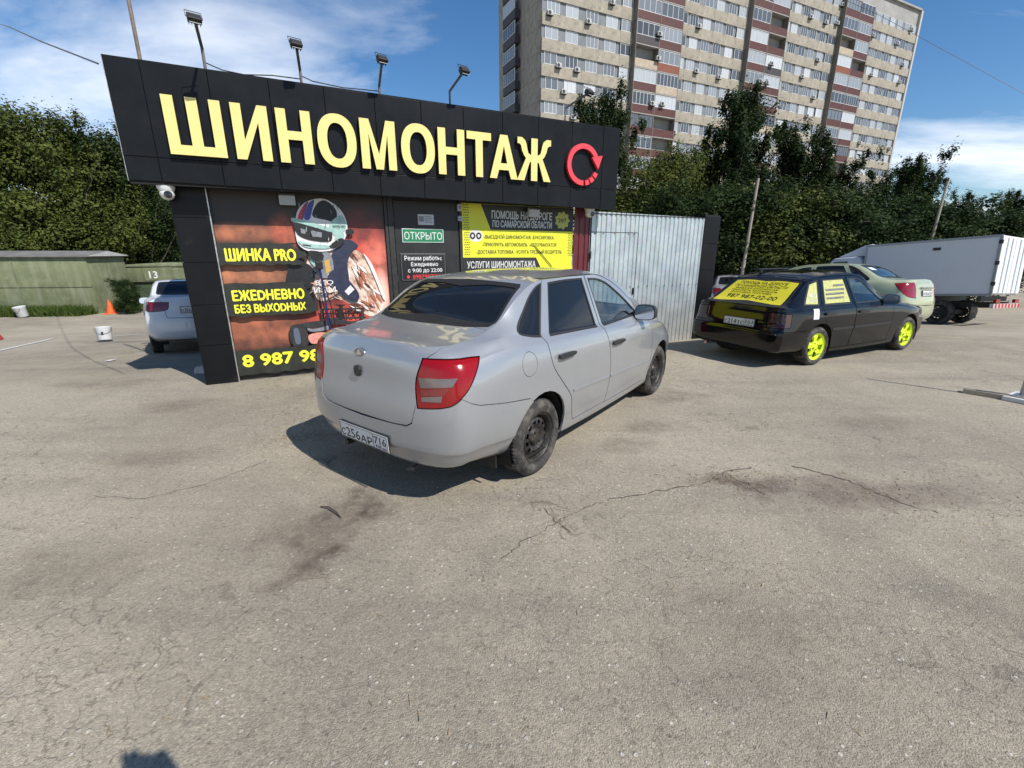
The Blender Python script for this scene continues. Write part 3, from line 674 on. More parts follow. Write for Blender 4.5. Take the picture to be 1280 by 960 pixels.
    # trunk lid / tailgate
    lid = S['lid'] + [(-y, z) for y, z in S['lid'][::-1]]
    lidp = lambda g: prism_mesh(grow(lid, g), S['lid_x'][0], S['lid_x'][1] + g, 'x')
    lm = boolean(base, [lidp(0)], 'INTERSECT', 'l'); lm = boolean(lm, lampcut + [prism_mesh(grow(S['rear_window'] + [(-y, z) for y, z in S['rear_window'][::-1]], .004), *S['rear_window_x'], 'x')], 'DIFFERENCE', 'trunk_lid')
    lido = link(S.get('lid_name', 'trunk_lid'), finish(lm), paint, root)
    # rear bumper
    bp = S['bumper']; bpr = lambda g: prism_mesh(grow(bp, g), -1.1, 1.1, 'y')
    bsh = boolean(shell_mesh(bm, -S.get('bumper_out', .007), T0), arches, 'DIFFERENCE', 'bs'); bmm = boolean(bsh, [bpr(0)], 'INTERSECT', 'b'); bmm = boolean(bmm, lampcut + [lidp(G * 2)], 'DIFFERENCE', 'bumper')
    bo = link('bumper', finish(bmm), S.get('bumper_mat', paint), root)
    cut += lampcut + [lidp(G), bpr(G)]
    link('body', finish(boolean(base, cut, 'DIFFERENCE', 'body')), paint, root)
    # wheel wells, floor pan
    for wx, ar in ((0, S['arch'][0]), (S['wb'], S['arch'][1])):
        for s in (-1, 1):
            ya = .79 * S.get('wfac', 1.0); a = MB().lathe([(ar + .004, ya * s), (ar + .008, .52 * s), (0, .50 * s)], 28, 'y', (wx, 0, S['wr'] + S.get('arch_up', .02)))
            a.v = [(x, y, max(z, .17)) for x, y, z in a.v]
            a.build('wheel_well', M_LINER, root)
    for wx in (0, S['wb']):
        for s in (-1, 1): make_wheel(root, wx, s * S['track'], s, S['wr'], S['wheel'])
    MB().tube([(0, -.6, S['wr']), (0, .6, S['wr'])], .035, 8).build('axle', M_DARKMETAL, root)
    # mirrors
    if 'mirror' in S:
        mx_, mz_ = S['mirror']
        for s in (-1, 1):
            p, nn = ysurf(mx_, mz_ - .03, s); b = MB()
            prof = smooth_poly([(.02, -.05), (.20, -.045), (.225, .02), (.20, .085), (.10, .10), (.02, .075)], 3)
            rows = []
            for k, (dx, sc) in enumerate(((-.035, .97), (-.02, 1.0), (.03, .97), (.065, .80), (.085, .45))):
                cy, cz = .115, .022; rows.append([(dx + .02 * (y - .115), s * (cy + (y - cy) * sc), cz + (z - cz) * sc) for y, z in prof])
            n = len(prof); vv = [q for rw in rows for q in rw]; ff = [(i * n + k, i * n + (k + 1) % n, (i + 1) * n + (k + 1) % n, (i + 1) * n + k) for i in range(4) for k in range(n)] + [tuple(range(n))[::-1], tuple(4 * n + k for k in range(n))]
            b.add(vv, ff); b.tube([(0, -.06 * s, -.02), (0, .05 * s, .0)], .03, 8)
            mo = b.build('mirror', S.get('mirror_mat', M_BLKPLASTIC), root, smooth=True, sharp=45, fix=True, loc=(p.x, p.y, mz_))
            g = MB().prism([(.115 * s + (y - .115) * .9 * s, .022 + (z - .022) * .88) for y, z in prof], -.041, -.036, 'x').build('mirror_glass', M_CHROME, mo)
    # cabin: seats, dashboard, steering wheel
    if S.get('cabin', True):
        zx = S.get('seat_x', 1.05)
        for yy in (-.34, .34):
            b = MB().box(zx, zx + .48, yy - .23, yy + .23, .35, .52); st = b.build('front_seat', M_INTERIOR, root, bevel=.05)
            MB().prism([(zx + .06, .50), (zx - .16, 1.06), (zx - .06, 1.08), (zx + .16, .52)], yy - .22, yy + .22, 'y').build('seat_back', M_INTERIOR, st, bevel=.03)
            MB().prism([(zx - .19, 1.12), (zx - .21, 1.24), (zx - .12, 1.26), (zx - .10, 1.12)], yy - .13, yy + .13, 'y').build('headrest', M_INTERIOR, st, bevel=.03)
        b = MB().box(.05, .55, -.62, .62, .35, .55); b.prism([(.12, .5), (-.08, .98), (.0, 1.0), (.2, .52)], -.62, .62, 'y'); b.build('rear_seat', M_INTERIOR, root, bevel=.03)
        MB().prism([(1.8, .55), (1.72, .80), (1.86, .93), (2.25, .93), (2.25, .5)], -.66, .66, 'y').build('dashboard', M_INTERIOR, root, bevel=.03)
        b = MB(); cxx, czz = 1.66, .90
        ring = [(cxx + .06 * math.sin(t) * .5, .34 + .185 * math.cos(t), czz + .175 * math.sin(t)) for t in np.linspace(0, 2 * math.pi, 25)]
        b.tube(ring, .014, 6, False); b.tube([(cxx, .34, czz), (1.85, .34, czz - .08)], .03, 8); b.tube([(cxx, .16, czz), (cxx, .52, czz)], .014, 6)
        b.build('steering_wheel', M_BLKPLASTIC, root, smooth=True)
    bm_keep = bv
    return dict(body=None, lid=lido, bumper=bo, ysurf=ysurf, xsurf=xsurf, bm=bm)
# ------------------------------------------------------------------ silver sedan (the subject)
GRANTA_POS = (-.438, 3.594, 0.0); GRANTA_RZ = math.atan2(.80032, .59958)
M_SILVER = car_paint('silver_paint', (.395, .407, .425), .42, .29, .13, (.33, .29, .24), 1.0)
def emblem(parent, loc, w=.062, h=.034):
    o = MB().prism([(w * math.cos(t), h * math.sin(t)) for t in np.linspace(0, 2 * math.pi, 32, endpoint=False)], -.007, 0, 'x').build('emblem', M_CHROME, parent, bevel=.002, loc=loc)
    MB().prism([(w * .82 * math.cos(t), h * .8 * math.sin(t)) for t in np.linspace(0, 2 * math.pi, 28, endpoint=False)], -.0085, -.007, 'x').build('emblem_field', pmat('emblem_grey', (.25, .26, .28), .35, .5), o)
    b = MB(); b.prism([(-.024, -.016), (.026, -.016), (.034, -.006), (.012, -.004), (-.030, -.004)], -.011, -.0085, 'x')
    b.prism([(-.020, -.002), (.020, -.002), (.004, .021), (-.004, .021)], -.011, -.0085, 'x')
    b.build('emblem_mark', M_CHROME, o)
    return o
GR_SHARP, GR_WH = sharpen(GR_LINES, ((2, .8), (6, .22), (7, .08), (7, .93), (8, .08)))
exec_granta = dict(
    lines=GR_SHARP, rear=ends(GR_REAR, GR_WH), front=ends(GR_FRONT, GR_WH), paint=M_SILVER, wb=2.476, wr=.292, track=.712, arch=(.345, .345), arch_up=.018, wheel='steel', nx=80,
    doors=[smooth_poly([(.085, 1.035), (.345, 1.418), (.70, 1.424), (1.008, 1.424), (1.012, .99), (1.082, .66), (1.074, .292), (.50, .292), (.445, .40), (.395, .53), (.256, .674), (.105, .85)], 4, (0, 1, 3, 4, 6, 7)),
           smooth_poly([(1.030, 1.424), (1.22, 1.420), (1.45, 1.372), (1.70, 1.262), (2.08, .99), (2.125, .75), (2.115, .42), (2.06, .285), (1.082, .285), (1.090, .66), (1.022, .99)], 4, (0, 7, 8, 10))],
    door_windows=[smooth_poly([(.190, 1.028), (.412, 1.392), (.666, 1.402), (.962, 1.402), (.950, .998)], 4, (0, 1, 3, 4)),
                  smooth_poly([(1.068, .993), (1.068, 1.396), (1.248, 1.384), (1.416, 1.343), (1.574, 1.266), (1.738, 1.171), (1.985, .998)], 4, (0, 1, 6))],
    door_glass=[M_TINT, M_CLEARGL],
    quarter=[smooth_poly([(-.150, 1.10), (-.002, 1.222), (.126, 1.318), (.24, 1.374), (.318, 1.394), (.075, 1.036), (-.06, 1.058)], 4, (4, 5))],
    mould=[[(.42, .575), (1.07, .548), (1.07, .530), (.42, .555)], [(1.095, .547), (2.09, .510), (2.09, .493), (1.095, .529)]],
    handles=[(.285, .880), (1.215, .836)], fuel=(-.17, .892, .082),
    rear_window=[(.585, 1.150), (.50, 1.395), (.25, 1.412), (0.02, 1.415)][::-1] and [(.0, 1.135), (.40, 1.132), (.572, 1.140), (.592, 1.165), (.560, 1.29), (.53, 1.372), (.505, 1.388), (.40, 1.396), (.25, 1.402), (0, 1.405)],
    rear_window_x=(-.5, .33), windscreen=[(0, 1.03), (.4, 1.03), (.585, 1.06), (.52, 1.34), (.48, 1.38), (.25, 1.405), (0, 1.41)], windscreen_x=(1.30, 2.5),
    lamp=smooth_poly([(-.228, 1.012), (-.05, 1.012), (.102, 1.005), (.088, .955), (.045, .87), (-.015, .800), (-.075, .758), (-.16, .738), (-.272, .725), (-.278, .80), (-.270, .90)], 3, (0, 2, 8)),
    lamp_lens=[([(-.262, .905), (-.030, .918), (-.062, .868), (-.252, .845)], M_CLEARLAMP), ([(-.252, .835), (-.075, .862), (-.115, .815), (-.25, .800)], M_PINKLAMP), ([(-.25, .792), (-.125, .812), (-.132, .775), (-.25, .765)], M_CLEARLAMP)],
    lid=[(0, .588), (.30, .590), (.43, .598), (.478, .625), (.50, .73), (.508, .90), (.535, 1.015), (.575, 1.05), (.60, 1.3), (0, 1.3)], lid_x=(-1.1, -.335),
    bumper=[(-1.2, .15), (.1, .15), (.03, .50), (-.18, .652), (-.45, .690), (-.66, .728), (-.73, .755), (-.80, .80), (-.86, .86), (-1.2, .86)],
    mirror=(1.86, 1.015), seat_x=1.05)
def make_granta():
    g = thing('silver_sedan', 'dusty silver four door sedan with black steel wheels parked before the tyre shop', 'car', GRANTA_POS, GRANTA_RZ)
    r = build_car(g, exec_granta)
    p, _ = r['xsurf'](.03, .990); emblem(r['lid'], (p.x + .003, .035, .990))
    p, _ = r['xsurf'](.05, .87); b = MB().prism(smooth_poly([(-.026, -.03), (.026, -.03), (.028, .03), (-.028, .03)], 3), -.016, .004, 'x'); b.build('lid_lock', M_BLKPLASTIC, r['lid'], bevel=.004, loc=(p.x, .045, .868))
    number_plate(r['bumper'], ('С', '256', 'АР'), '716', (-.957, -.01, .428), (0, R(-4), 0))
    for s in (-1, 1): MB().box(-.40, -.385, s * .62 - .085, s * .62 + .085, .17, .34).build('mud_flap', M_BLKRUBBER, g, bevel=.004)
    MB().tube([(-.80, -.42, .30), (-.90, -.42, .285), (-.905, -.38, .275)], .012, 8).build('towing_eye', M_DARKMETAL, g)
    MB().tube([(-.5, .35, .24), (-.86, .36, .255)], .022, 10).build('exhaust_pipe', M_DARKMETAL, g)
    # wiper-less rear shelf behind the tinted glass
    MB().box(-.30, .02, -.55, .55, 1.06, 1.08).build('parcel_shelf', M_INTERIOR, g)
    return g
make_granta()
# ------------------------------------------------------------------ the other cars
def lower(lines, d):
    return [[(x, y, z - d * min(1, max(0, (z - .16) / .2))) for x, y, z in L] for L in lines]
def scaled(lines, sx=1, sy=1, sz=1, dx=0):
    return [[(x * sx + dx, y * sy, z * sz) for x, y, z in L] for L in lines]
def drape_rear(me, r, lift=.003):
    """bend a flat print (local x = across, z = up, already placed in car y/z) onto the rear face"""
    for v in me.vertices:
        p, n = r['xsurf'](v.co.y, v.co.z)
        if p: v.co = p + n * lift
    return me
def rear_text(r, parent, s, h, yl, z, w, m, lift=.0035):
    me = text_mesh('lettering', s, h, 0, w, .02)
    for v in me.vertices: v.co = Vector((0, yl - v.co.x, z + v.co.z))
    return link('lettering', drape_rear(me, r, lift), m, parent)
def side_text(r, parent, s, h, x, z, w, m, side=-1, lift=.003):
    me = text_mesh('lettering', s, h, 0, w, .02)
    for v in me.vertices:
        p, n = r['ysurf'](x + v.co.x, z + v.co.z, side)
        if p: v.co = p + n * lift
    return link('lettering', me, m, parent)
def side_patch(r, parent, nm, poly, m, side=-1, a=-.002, b=.002):
    me = boolean(shell_mesh(r['bm'], a, b), [prism_mesh(poly, *((-1.1, -.36) if side < 0 else (.36, 1.1)), 'y')], 'INTERSECT', nm)
    return link(nm, finish(me), m, parent)
def rear_patch(r, parent, nm, poly, m, xr, a=-.0015, b=.001):
    me = boolean(shell_mesh(r['bm'], a, b), [prism_mesh(poly, *xr, 'x')], 'INTERSECT', nm)
    return link(nm, finish(me), m, parent)
M_YELLOWFILM = pmat('yellow_film', (.62, .55, .02), .45)
M_PRINTBLK = pmat('print_black', (.012, .012, .012), .5)
M_PRINTWHITE = pmat('print_white', (.72, .72, .70), .5)
M_PALEFILM = pmat('pale_yellow_film', (.46, .46, .16), .5, noise=(40, .3))
M_BLACKPAINT = car_paint('black_paint', (.004, .0045, .0055), .0, .07, .03, (.04, .036, .032), 0.0)
def pose(x, y, az):
    """origin on the rear axle, heading az degrees right of straight ahead; follows the slope of the ground"""
    return (x, y, gz(x, y)), math.pi / 2 - R(az)
def tilt(root, wb):
    rz = root.rotation_euler[2]; h = Vector((math.cos(rz), math.sin(rz), 0)); l = Vector((-h.y, h.x, 0)); p = root.location
    zf = gz(p.x + h.x * wb, p.y + h.y * wb); zl = gz(p.x + l.x * .7, p.y + l.y * .7); zr = gz(p.x - l.x * .7, p.y - l.y * .7)
    root.rotation_euler = (math.atan2(zl - zr, 1.4), -math.atan2(zf - p.z, wb), rz)
def make_hatch():
    loc, rz = pose(4.133, 7.225, 64.2); loc = (loc[0], loc[1], -.012)
    g = thing('black_hatchback', 'lowered black five door hatchback with neon yellow wheels and yellow rear window banner', 'car', loc, rz)
    L, wh = sharpen(lower(HB_LINES, .045), ((3, .85), (6, .45), (7, .10), (7, .90), (8, .14)))
    r = build_car(g, dict(lines=L, rear=ends(HB_REAR, wh), front=ends(HB_FRONT, wh), bumper_out=.016, paint=M_BLACKPAINT, wb=2.46, wr=.288, track=.705, arch=(.335, .335), arch_up=.01, wheel='spoke', pw=6.0, nx=70,
        doors=[smooth_poly([(.01, .885), (.115, 1.262), (.40, 1.275), (.745, 1.278), (.80, .87), (.81, .24), (.37, .24), (.30, .36), (.10, .62)], 3, (0, 1, 3, 4, 5, 6)),
               smooth_poly([(.765, 1.278), (1.0, 1.274), (1.19, 1.24), (1.70, .905), (1.86, .80), (1.87, .24), (.825, .24), (.815, .87)], 3, (0, 2, 4, 5, 6, 7))],
        door_windows=[smooth_poly([(.075, .888), (.175, 1.235), (.69, 1.242), (.735, .88)], 4, (0, 1, 2, 3)), smooth_poly([(.865, .88), (.80, 1.243), (1.02, 1.238), (1.16, 1.205), (1.60, .885)], 4, (0, 1, 3, 4))],
        door_glass=[M_TINT, M_CLEARGL], quarter=[smooth_poly([(-.37, .905), (-.13, 1.195), (.06, 1.228), (-.035, .892)], 4, (0, 1, 2, 3))],
        mould=[[(.26, .548), (.80, .548), (.80, .512), (.29, .512)], [(.83, .548), (1.86, .548), (1.86, .512), (.83, .512)]], mould_mat=M_BLKPLASTIC,
        handles=[(.155, .765), (1.0, .755)],
        rear_window=[(0, .885), (.45, .880), (.61, .875), (.622, .895), (.548, 1.185), (.53, 1.21), (.25, 1.23), (0, 1.235)], rear_window_x=(-1, -.03), windscreen=[(0, .93), (.4, .93), (.60, .95), (.53, 1.22), (.5, 1.25), (0, 1.28)], windscreen_x=(1.0, 2.1),
        lamp=[(-.198, .60), (.085, .61), (.085, .79), (-.19, .805)], lamp_mat=pmat('smoked_lamp', (.03, .006, .007), .12, coat=.5), lid_name='tailgate',
        lid=[(0, .575), (.44, .575), (.47, .60), (.48, .83), (.62, .86), (.655, .90), (.60, 1.22), (.55, 1.255), (0, 1.265)], lid_x=(-1.1, -.06),
        bumper=[(-1.2, .1), (.0, .1), (-.20, .33), (-.31, .50), (-.33, .548), (-.6, .55), (-1.2, .56)], mirror=(1.60, .895), mirror_mat=pmat('gloss_black_mirror', (.02, .025, .035), .15, coat=.8), seat_x=.95))
    rw = next(c for c in g.children if c.name.startswith('rear_window'))
    st = rear_patch(r, rw, 'window_banner', [(.595, .900), (-.56, .900), (-.505, 1.205), (.51, 1.205)], M_YELLOWFILM, (-1, -.03), .003, .0055)
    for s, h, y, z, w in (('ПОМОЩЬ НА ДОРОГЕ', .034, .40, 1.150, .78), ('ПО САМАРСКОЙ ОБЛАСТИ', .032, .44, 1.105, .86), ('ВЫЕЗДНОЙ ШИНОМОНТАЖ', .018, .40, 1.076, .72), ('ПРИКУРИТЬ АВТОМОБИЛЬ', .018, .44, 1.046, .78), ('ДОСТАВКА ТОПЛИВА', .018, .42, 1.016, .70), ('987 987-02-00', .050, .42, .948, .84)):
        rear_text(r, st, s, h, y, z, w, M_PRINTBLK, 0.0)
    number_plate(r['lid'], ('С', '214', 'ТС'), '163', (-.832, -.085, .628), (0, R(3), 0))
    for k, ch in enumerate([c for c in g.children if c.name.startswith('door')]): pass
    doors = [c for c in g.children if c.name.startswith('door')]
    side_patch(r, doors[0], 'window_film', [(.105, .905), (.195, 1.225), (.68, 1.232), (.715, .905)], M_PALEFILM, -1, .0045, .0065)
    for k, (s, w) in enumerate((('ШИНЫ ДИСКИ', .26), ('ВЫЕЗДНОЙ ШИНОМОНТАЖ', .46), ('ПРИКУРИТЬ БУКСИР', .44), ('ДОСТАВКА ТОПЛИВА', .42))):
        xx = .40 if k == 0 else .20 - .012 * k
        side_patch(r, doors[0], 'lettering_strip', [(xx, 1.135 - .058 * k), (xx + w, 1.138 - .058 * k), (xx + w, 1.165 - .058 * k), (xx, 1.162 - .058 * k)], M_PRINTBLK, -1, .003, .005)
        side_text(r, doors[0], s, .022, xx + .01, 1.141 - .058 * k, w - .02, M_PRINTWHITE, -1, -.002)
    side_patch(r, g, 'window_film', [(-.325, .915), (-.12, 1.175), (.035, 1.205), (-.06, .905)], M_PALEFILM, -1, .0045, .0065)
    side_text(r, g, 'PRO', .055, -.19, 1.00, .15, M_PRINTWHITE, -1, -.003); side_text(r, g, 'ШИНОМОНТАЖ', .030, -.28, .945, .22, M_PRINTWHITE, -1, -.003)
    side_patch(r, g, 'white_sticker', [(-.215, .70), (-.095, .70), (-.085, .845), (-.205, .845)], pmat('white_sticker', (.7, .71, .7), .5, noise=(60, .12)), -1, -.0015, .001)
    MB().box(.0, .75, .30, .36, 1.352, 1.372).build('roof_bar', M_BLKPLASTIC, g, bevel=.006)
    for x in (.06, .64): MB().box(x, x + .05, .315, .345, 1.30, 1.353).build('roof_bar_foot', M_BLKPLASTIC, g)
    MB().tube([(-.5, .40, .22), (-.90, .42, .235)], .028, 12).build('exhaust_pipe', M_CHROME, g, smooth=True)
    tilt(g, 2.46); g.location.z = -.012
    return g
def sedan_spec(paint, **kw):
    d = dict(exec_granta); d['nx'] = 46; d.update(lines=GR_LINES, rear=GR_REAR, front=GR_FRONT); d['paint'] = paint; d.update(kw); return d
def fix_nuts(): pass
make_hatch()
def scale_spec(k):
    z = lambda P: [(x, q * k) for x, q in P]; E = exec_granta
    return dict(doors=[z(P) for P in E['doors']], door_windows=[z(P) for P in E['door_windows']], quarter=[z(P) for P in E['quarter']], mould=[z(P) for P in E['mould']], handles=z(E['handles']), fuel=(E['fuel'][0], E['fuel'][1] * k, E['fuel'][2]), rear_window=z(E['rear_window']), windscreen=z(E['windscreen']), lamp=z(E['lamp']), lid=z(E['lid']), bumper=z(E['bumper']), mirror=(E['mirror'][0], E['mirror'][1] * k))
def make_green():
    loc, rz = pose(8.12, 10.2, -32)
    g = thing('pale_green_sedan', 'pale green sedan seen from behind between black hatchback and box truck', 'car', loc, rz)
    L = scaled(GR_LINES, 1.0, 1.02, 1.05)
    r = build_car(g, sedan_spec(car_paint('pale_green_paint', (.50, .54, .33), .25, .3, .12), lines=L, **scale_spec(1.05), cabin=True, wheel='cover', lamp_lens=[([(-.25, .945), (-.02, .95), (-.05, .908), (-.25, .903)], M_PINKLAMP)], lamp_mat=pmat('ruby_lamp', (.26, .012, .02), .14, coat=.6)))
    number_plate(r['lid'], ('В', '418', 'НК'), '163', (-.93, 0, .86), (0, R(4), 0))
    MB().prism(smooth_poly([(-.30, .955), (.30, .955), (.28, .985), (-.28, .985)], 3), -.935, -.90, 'x').build('number_plate_trim', M_CHROME, r['lid'], bevel=.004)
    rear_patch(r, g, 'window_sticker', [(.42, 1.36), (.18, 1.36), (.20, 1.42), (.40, 1.42)], M_PRINTWHITE, (-.6, .33), .004, .006)
    tilt(g, 2.476); g.location.z += .04; return g
make_green()
def make_white():
    loc, rz = pose(-6.55, 9.32, -37)
    g = thing('white_sedan', 'white sedan with dark red tail lamps half hidden behind the black pillar', 'car', loc, rz)
    r = build_car(g, sedan_spec(car_paint('white_paint', (.72, .74, .76), .0, .3, .10), wheel='cover', lamp_mat=M_DARKRED,
        lamp=smooth_poly([(-.32, .985), (-.05, .995), (.12, 1.0), (.09, .94), (.03, .86), (-.06, .825), (-.20, .83), (-.31, .86)], 3, (0, 2)), lamp_lens=[],
        lid=[(0, .70), (.30, .70), (.43, .705), (.478, .72), (.49, .80), (.50, .90), (.535, 1.015), (.575, 1.05), (.60, 1.3), (0, 1.3)], rear_glass=glass_mat('blue_tinted_glass', (.06, .09, .2), .7)))
    number_plate(r['lid'], ('К', '867', 'УМ'), '163', (-.925, 0, .845), (0, R(4), 0))
    rear_patch(r, r['bumper'], 'diffuser', [(.62, .32), (-.62, .32), (-.55, .43), (.55, .43)], M_BLKPLASTIC, (-1.1, -.6), -.004, .004)
    MB().prism([(.5, 1.485), (.30, 1.52), (.34, 1.525), (.62, 1.475)], -.012, .012, 'y').build('roof_antenna', pmat('white_gloss', (.7, .7, .72), .3), g, bevel=.003)
    tilt(g, 2.476); return g
make_white()
def make_far_cars():
    loc, rz = pose(9.3, 19.3, 20)
    g = thing('silver_crossover', 'silver crossover far behind the black pillar with a red tail lamp', 'car', loc, rz)
    r = build_car(g, sedan_spec(car_paint('pale_silver_paint', (.5, .51, .53), .4, .3, .1), lines=scaled(GR_LINES, 1, 1.05, 1.10), **{**scale_spec(1.1), 'doors': [], 'quarter': []}, wheel='cover', wr=.32, arch=(.37, .37), cabin=False, lamp_lens=[]))
    number_plate(r['bumper'], ('О', '531', 'ВЕ'), '63', (-.957, 0, .47), (0, 0, 0))
    tilt(g, 2.476)
    loc, rz = pose(9.65, 14.2, -30)
    g = thing('black_crossover', 'black car with only its roof showing between the hatchback and the pale green sedan', 'car', loc, rz)
    build_car(g, sedan_spec(M_BLACKPAINT, lines=scaled(GR_LINES, 1, 1.03, 1.2), **{**scale_spec(1.2), 'doors': [], 'quarter': []}, wheel='cover', wr=.34, arch=(.39, .39), cabin=False, lamp_lens=[])); tilt(g, 2.476)
make_far_cars()
# ------------------------------------------------------------------ tyre shop kiosk: local x along the front (right), y into the building, z up
SHOP_P, SHOP_RZ = (-3.870, 5.510, 0.0), R(26)
M_FASCIA = pmat('anthracite_cladding', (.0085, .0095, .011), .36, .0, noise=(1.6, .25), dirt=(2.2, (.02, .02, .02), .4, .56), spec=.16)
M_FASCIA2 = pmat('dark_cladding_joint', (.006, .006, .006), .8)
M_PILLAR = pmat('black_pillar_cladding', (.007, .0075, .009), .32, noise=(2.5, .3), dirt=(5, (.045, .042, .038), .4, .6), spec=.2)
M_SIGNYEL = pmat('sign_yellow_acrylic', (.80, .655, .235), .35, noise=(3, .07), dirt=(7, (.50, .40, .12), .35, .56))
M_SIGNSIDE = pmat('sign_return_edge', (.10, .085, .04), .5)
M_SIGNRED = pmat('sign_red_acrylic', (.74, .060, .075), .35, noise=(4, .05))
M_WALLDARK = pmat('dark_shop_wall', (.018, .016, .015), .55, noise=(4, .4))
M_SOFFIT = pmat('soffit_board', (.02, .02, .02), .8)
M_ALU = pmat('bare_aluminium_edge', (.58, .57, .55), .38, .8, noise=(12, .3), dirt=(20, (.2, .15, .1), .6, .5))
shop = thing('tyre_shop', 'low black tyre repair shop with big yellow letters along its fascia', 'shop', SHOP_P, SHOP_RZ)
# carcass
b = MB(); b.box(.02, 5.46, .06, .10, -.6, 2.40); b.build('front_wall', M_WALLDARK, shop)
b = MB(); b.box(.02, .10, .10, 3.4, -.9, 2.40); b.build('side_wall', M_WALLDARK, shop)
MB().box(5.40, 5.46, .10, 3.4, -.9, 2.40).build('side_wall', M_WALLDARK, shop)
MB().box(.02, 5.46, 3.4, 3.46, -1.2, 2.40).build('back_wall', M_WALLDARK, shop)
MB().box(-.27, 6.0, -.26, 3.5, 2.405, 2.46).build('soffit', M_SOFFIT, shop)
MB().box(-.27, 6.0, -.20, 3.5, 3.30, 3.36).build('roof', pmat('roof_felt', (.06, .06, .06), .9, noise=(3, .3)), shop)
MB().box(-.27, -.24, -.20, 3.5, 2.46, 3.42).build('roof_side', M_FASCIA, shop)
MB().box(5.97, 6.0, -.20, 3.5, 2.46, 3.42).build('roof_side', M_FASCIA, shop)
# fascia: cladding panels on a frame
fas = MB().box(-.285, 6.03, -.285, -.22, 2.31, 3.44).build('fascia', M_FASCIA2, shop)
def bot(u): return 2.345 - .011 * (u + .29)
seams = [-.29] + [-.003 + .5735 * k for k in range(11)] + [6.045]
for a, c in zip(seams[:-1], seams[1:]):
    w = .0035; dy = random.Random(int(a * 1000)).uniform(-.002, .002)
    for z0, z1 in (((bot(a), bot(c)), (2.572, 2.572)), ((2.579, 2.579), (3.462, 3.450))):
        v = [(x, y, z) for y in (-.302 + dy, -.286) for x, z in ((a + w, z0[0]), (c - w, z0[1]), (c - w, z1[1]), (a + w, z1[0]))]
        MB().add(v, [(0, 1, 2, 3), (7, 6, 5, 4), (0, 4, 5, 1), (1, 5, 6, 2), (2, 6, 7, 3), (3, 7, 4, 0)]).build('fascia_panel', M_FASCIA, fas, bevel=.0015)
MB().box(-.29, 6.045, -.300, -.215, 3.452, 3.470).build('fascia_cap', M_FASCIA, fas)
MB().prism([(-.296, 2.335), (-.291, 2.335), (-.291, 3.468), (-.296, 3.468)], -.304, -.24, 'y').build('edge_trim', M_ALU, fas)
# the big letters ШИНОМОНТАЖ, each its own cut-out box letter
def ell(cx, cz, rx, rz, n=40, a0=0, a1=2 * math.pi, p=2.0):
    o = []
    for t in np.linspace(a0, a1, n, endpoint=False):
        c, s = math.cos(t), math.sin(t); o.append((cx + rx * math.copysign(abs(c) ** (2 / p), c), cz + rz * math.copysign(abs(s) ** (2 / p), s)))
    return o
def letter_mesh(polys, holes=()):
    """2D polygons (x, z) with optional ring hole -> extruded letter, face at y=0 towards -y, .05 deep"""
    m = MB()
    for p in polys: m.prism(p, 0, .05, 'y')
    for outer, inner in holes:
        n = len(outer)
        v = [(x, 0, z) for x, z in outer] + [(x, 0, z) for x, z in inner] + [(x, .05, z) for x, z in outer] + [(x, .05, z) for x, z in inner]
        f = []
        for i in range(n):
            j = (i + 1) % n
            f += [(i, n + i, n + j, j), (2 * n + i, 2 * n + j, 3 * n + j, 3 * n + i), (i, j, 2 * n + j, 2 * n + i), (n + i, 3 * n + i, 3 * n + j, n + j)]
        m.add(v, f)
    return m
H = .556; S_ = .103
def L_sh(w): return [[(0, 0), (w, 0), (w, H), (w - S_, H), (w - S_, .095), (w / 2 + S_ / 2, .095), (w / 2 + S_ / 2, H), (w / 2 - S_ / 2, H), (w / 2 - S_ / 2, .095), (S_, .095), (S_, H), (0, H)]]
def L_i(w): return [[(0, 0), (.095, 0), (w - .10, .385), (w - .10, 0), (w, 0), (w, H), (w - .095, H), (.10, .195), (.10, H), (0, H)]]
def L_n(w): return [[(0, 0), (S_, 0), (S_, .245), (w - S_, .245), (w - S_, 0), (w, 0), (w, H), (w - S_, H), (w - S_, .335), (S_, .335), (S_, H), (0, H)]]
def L_m(w): return [[(0, 0), (.098, 0), (.098, .40), (w / 2 - .045, 0), (w / 2 + .045, 0), (w - .098, .40), (w - .098, 0), (w, 0), (w, H), (w - .11, H), (w / 2, .175), (.11, H), (0, H)]]
def L_t(w): return [[(w / 2 - S_ / 2, 0), (w / 2 + S_ / 2, 0), (w / 2 + S_ / 2, H - .095), (w, H - .095), (w, H), (0, H), (0, H - .095), (w / 2 - S_ / 2, H - .095)]]
def L_a(w):
    k = w / 2
    hf = [(0, 0), (.106, 0), (.140, .112), (k, .112), (k, .198), (.166, .198), (k, .425), (k, H), (k - .056, H)]
    return [hf, [(w - x, z) for x, z in hf]]
def L_zh(w):
    c = w / 2; r = [(c - S_ / 2, 0), (c + S_ / 2, 0), (c + S_ / 2, H), (c - S_ / 2, H)]
    arm = [(S_ / 2, .335), (.098, .36), (.118, .42), (.128, .47), (.150, .52), (.20, .556), (w / 2, .556), (w / 2, .478), (.235, .472), (.215, .45), (.20, .39), (.165, .325), (.135, .295), (w / 2 + .005, 0), (w / 2 - .112, 0), (.075, .245), (S_ / 2, .245)]
    return [r, [(c + x, z) for x, z in arm], [(c - x, z) for x, z in arm]]
LET = [('sh', .130, .518), ('i', .739, .353), ('n', 1.175, .357), ('o', 1.591, .437), ('m', 2.079, .423), ('o', 2.571, .437), ('n', 3.055, .367), ('t', 3.456, .354), ('a', 3.788, .432), ('zh', 4.216, .545)]
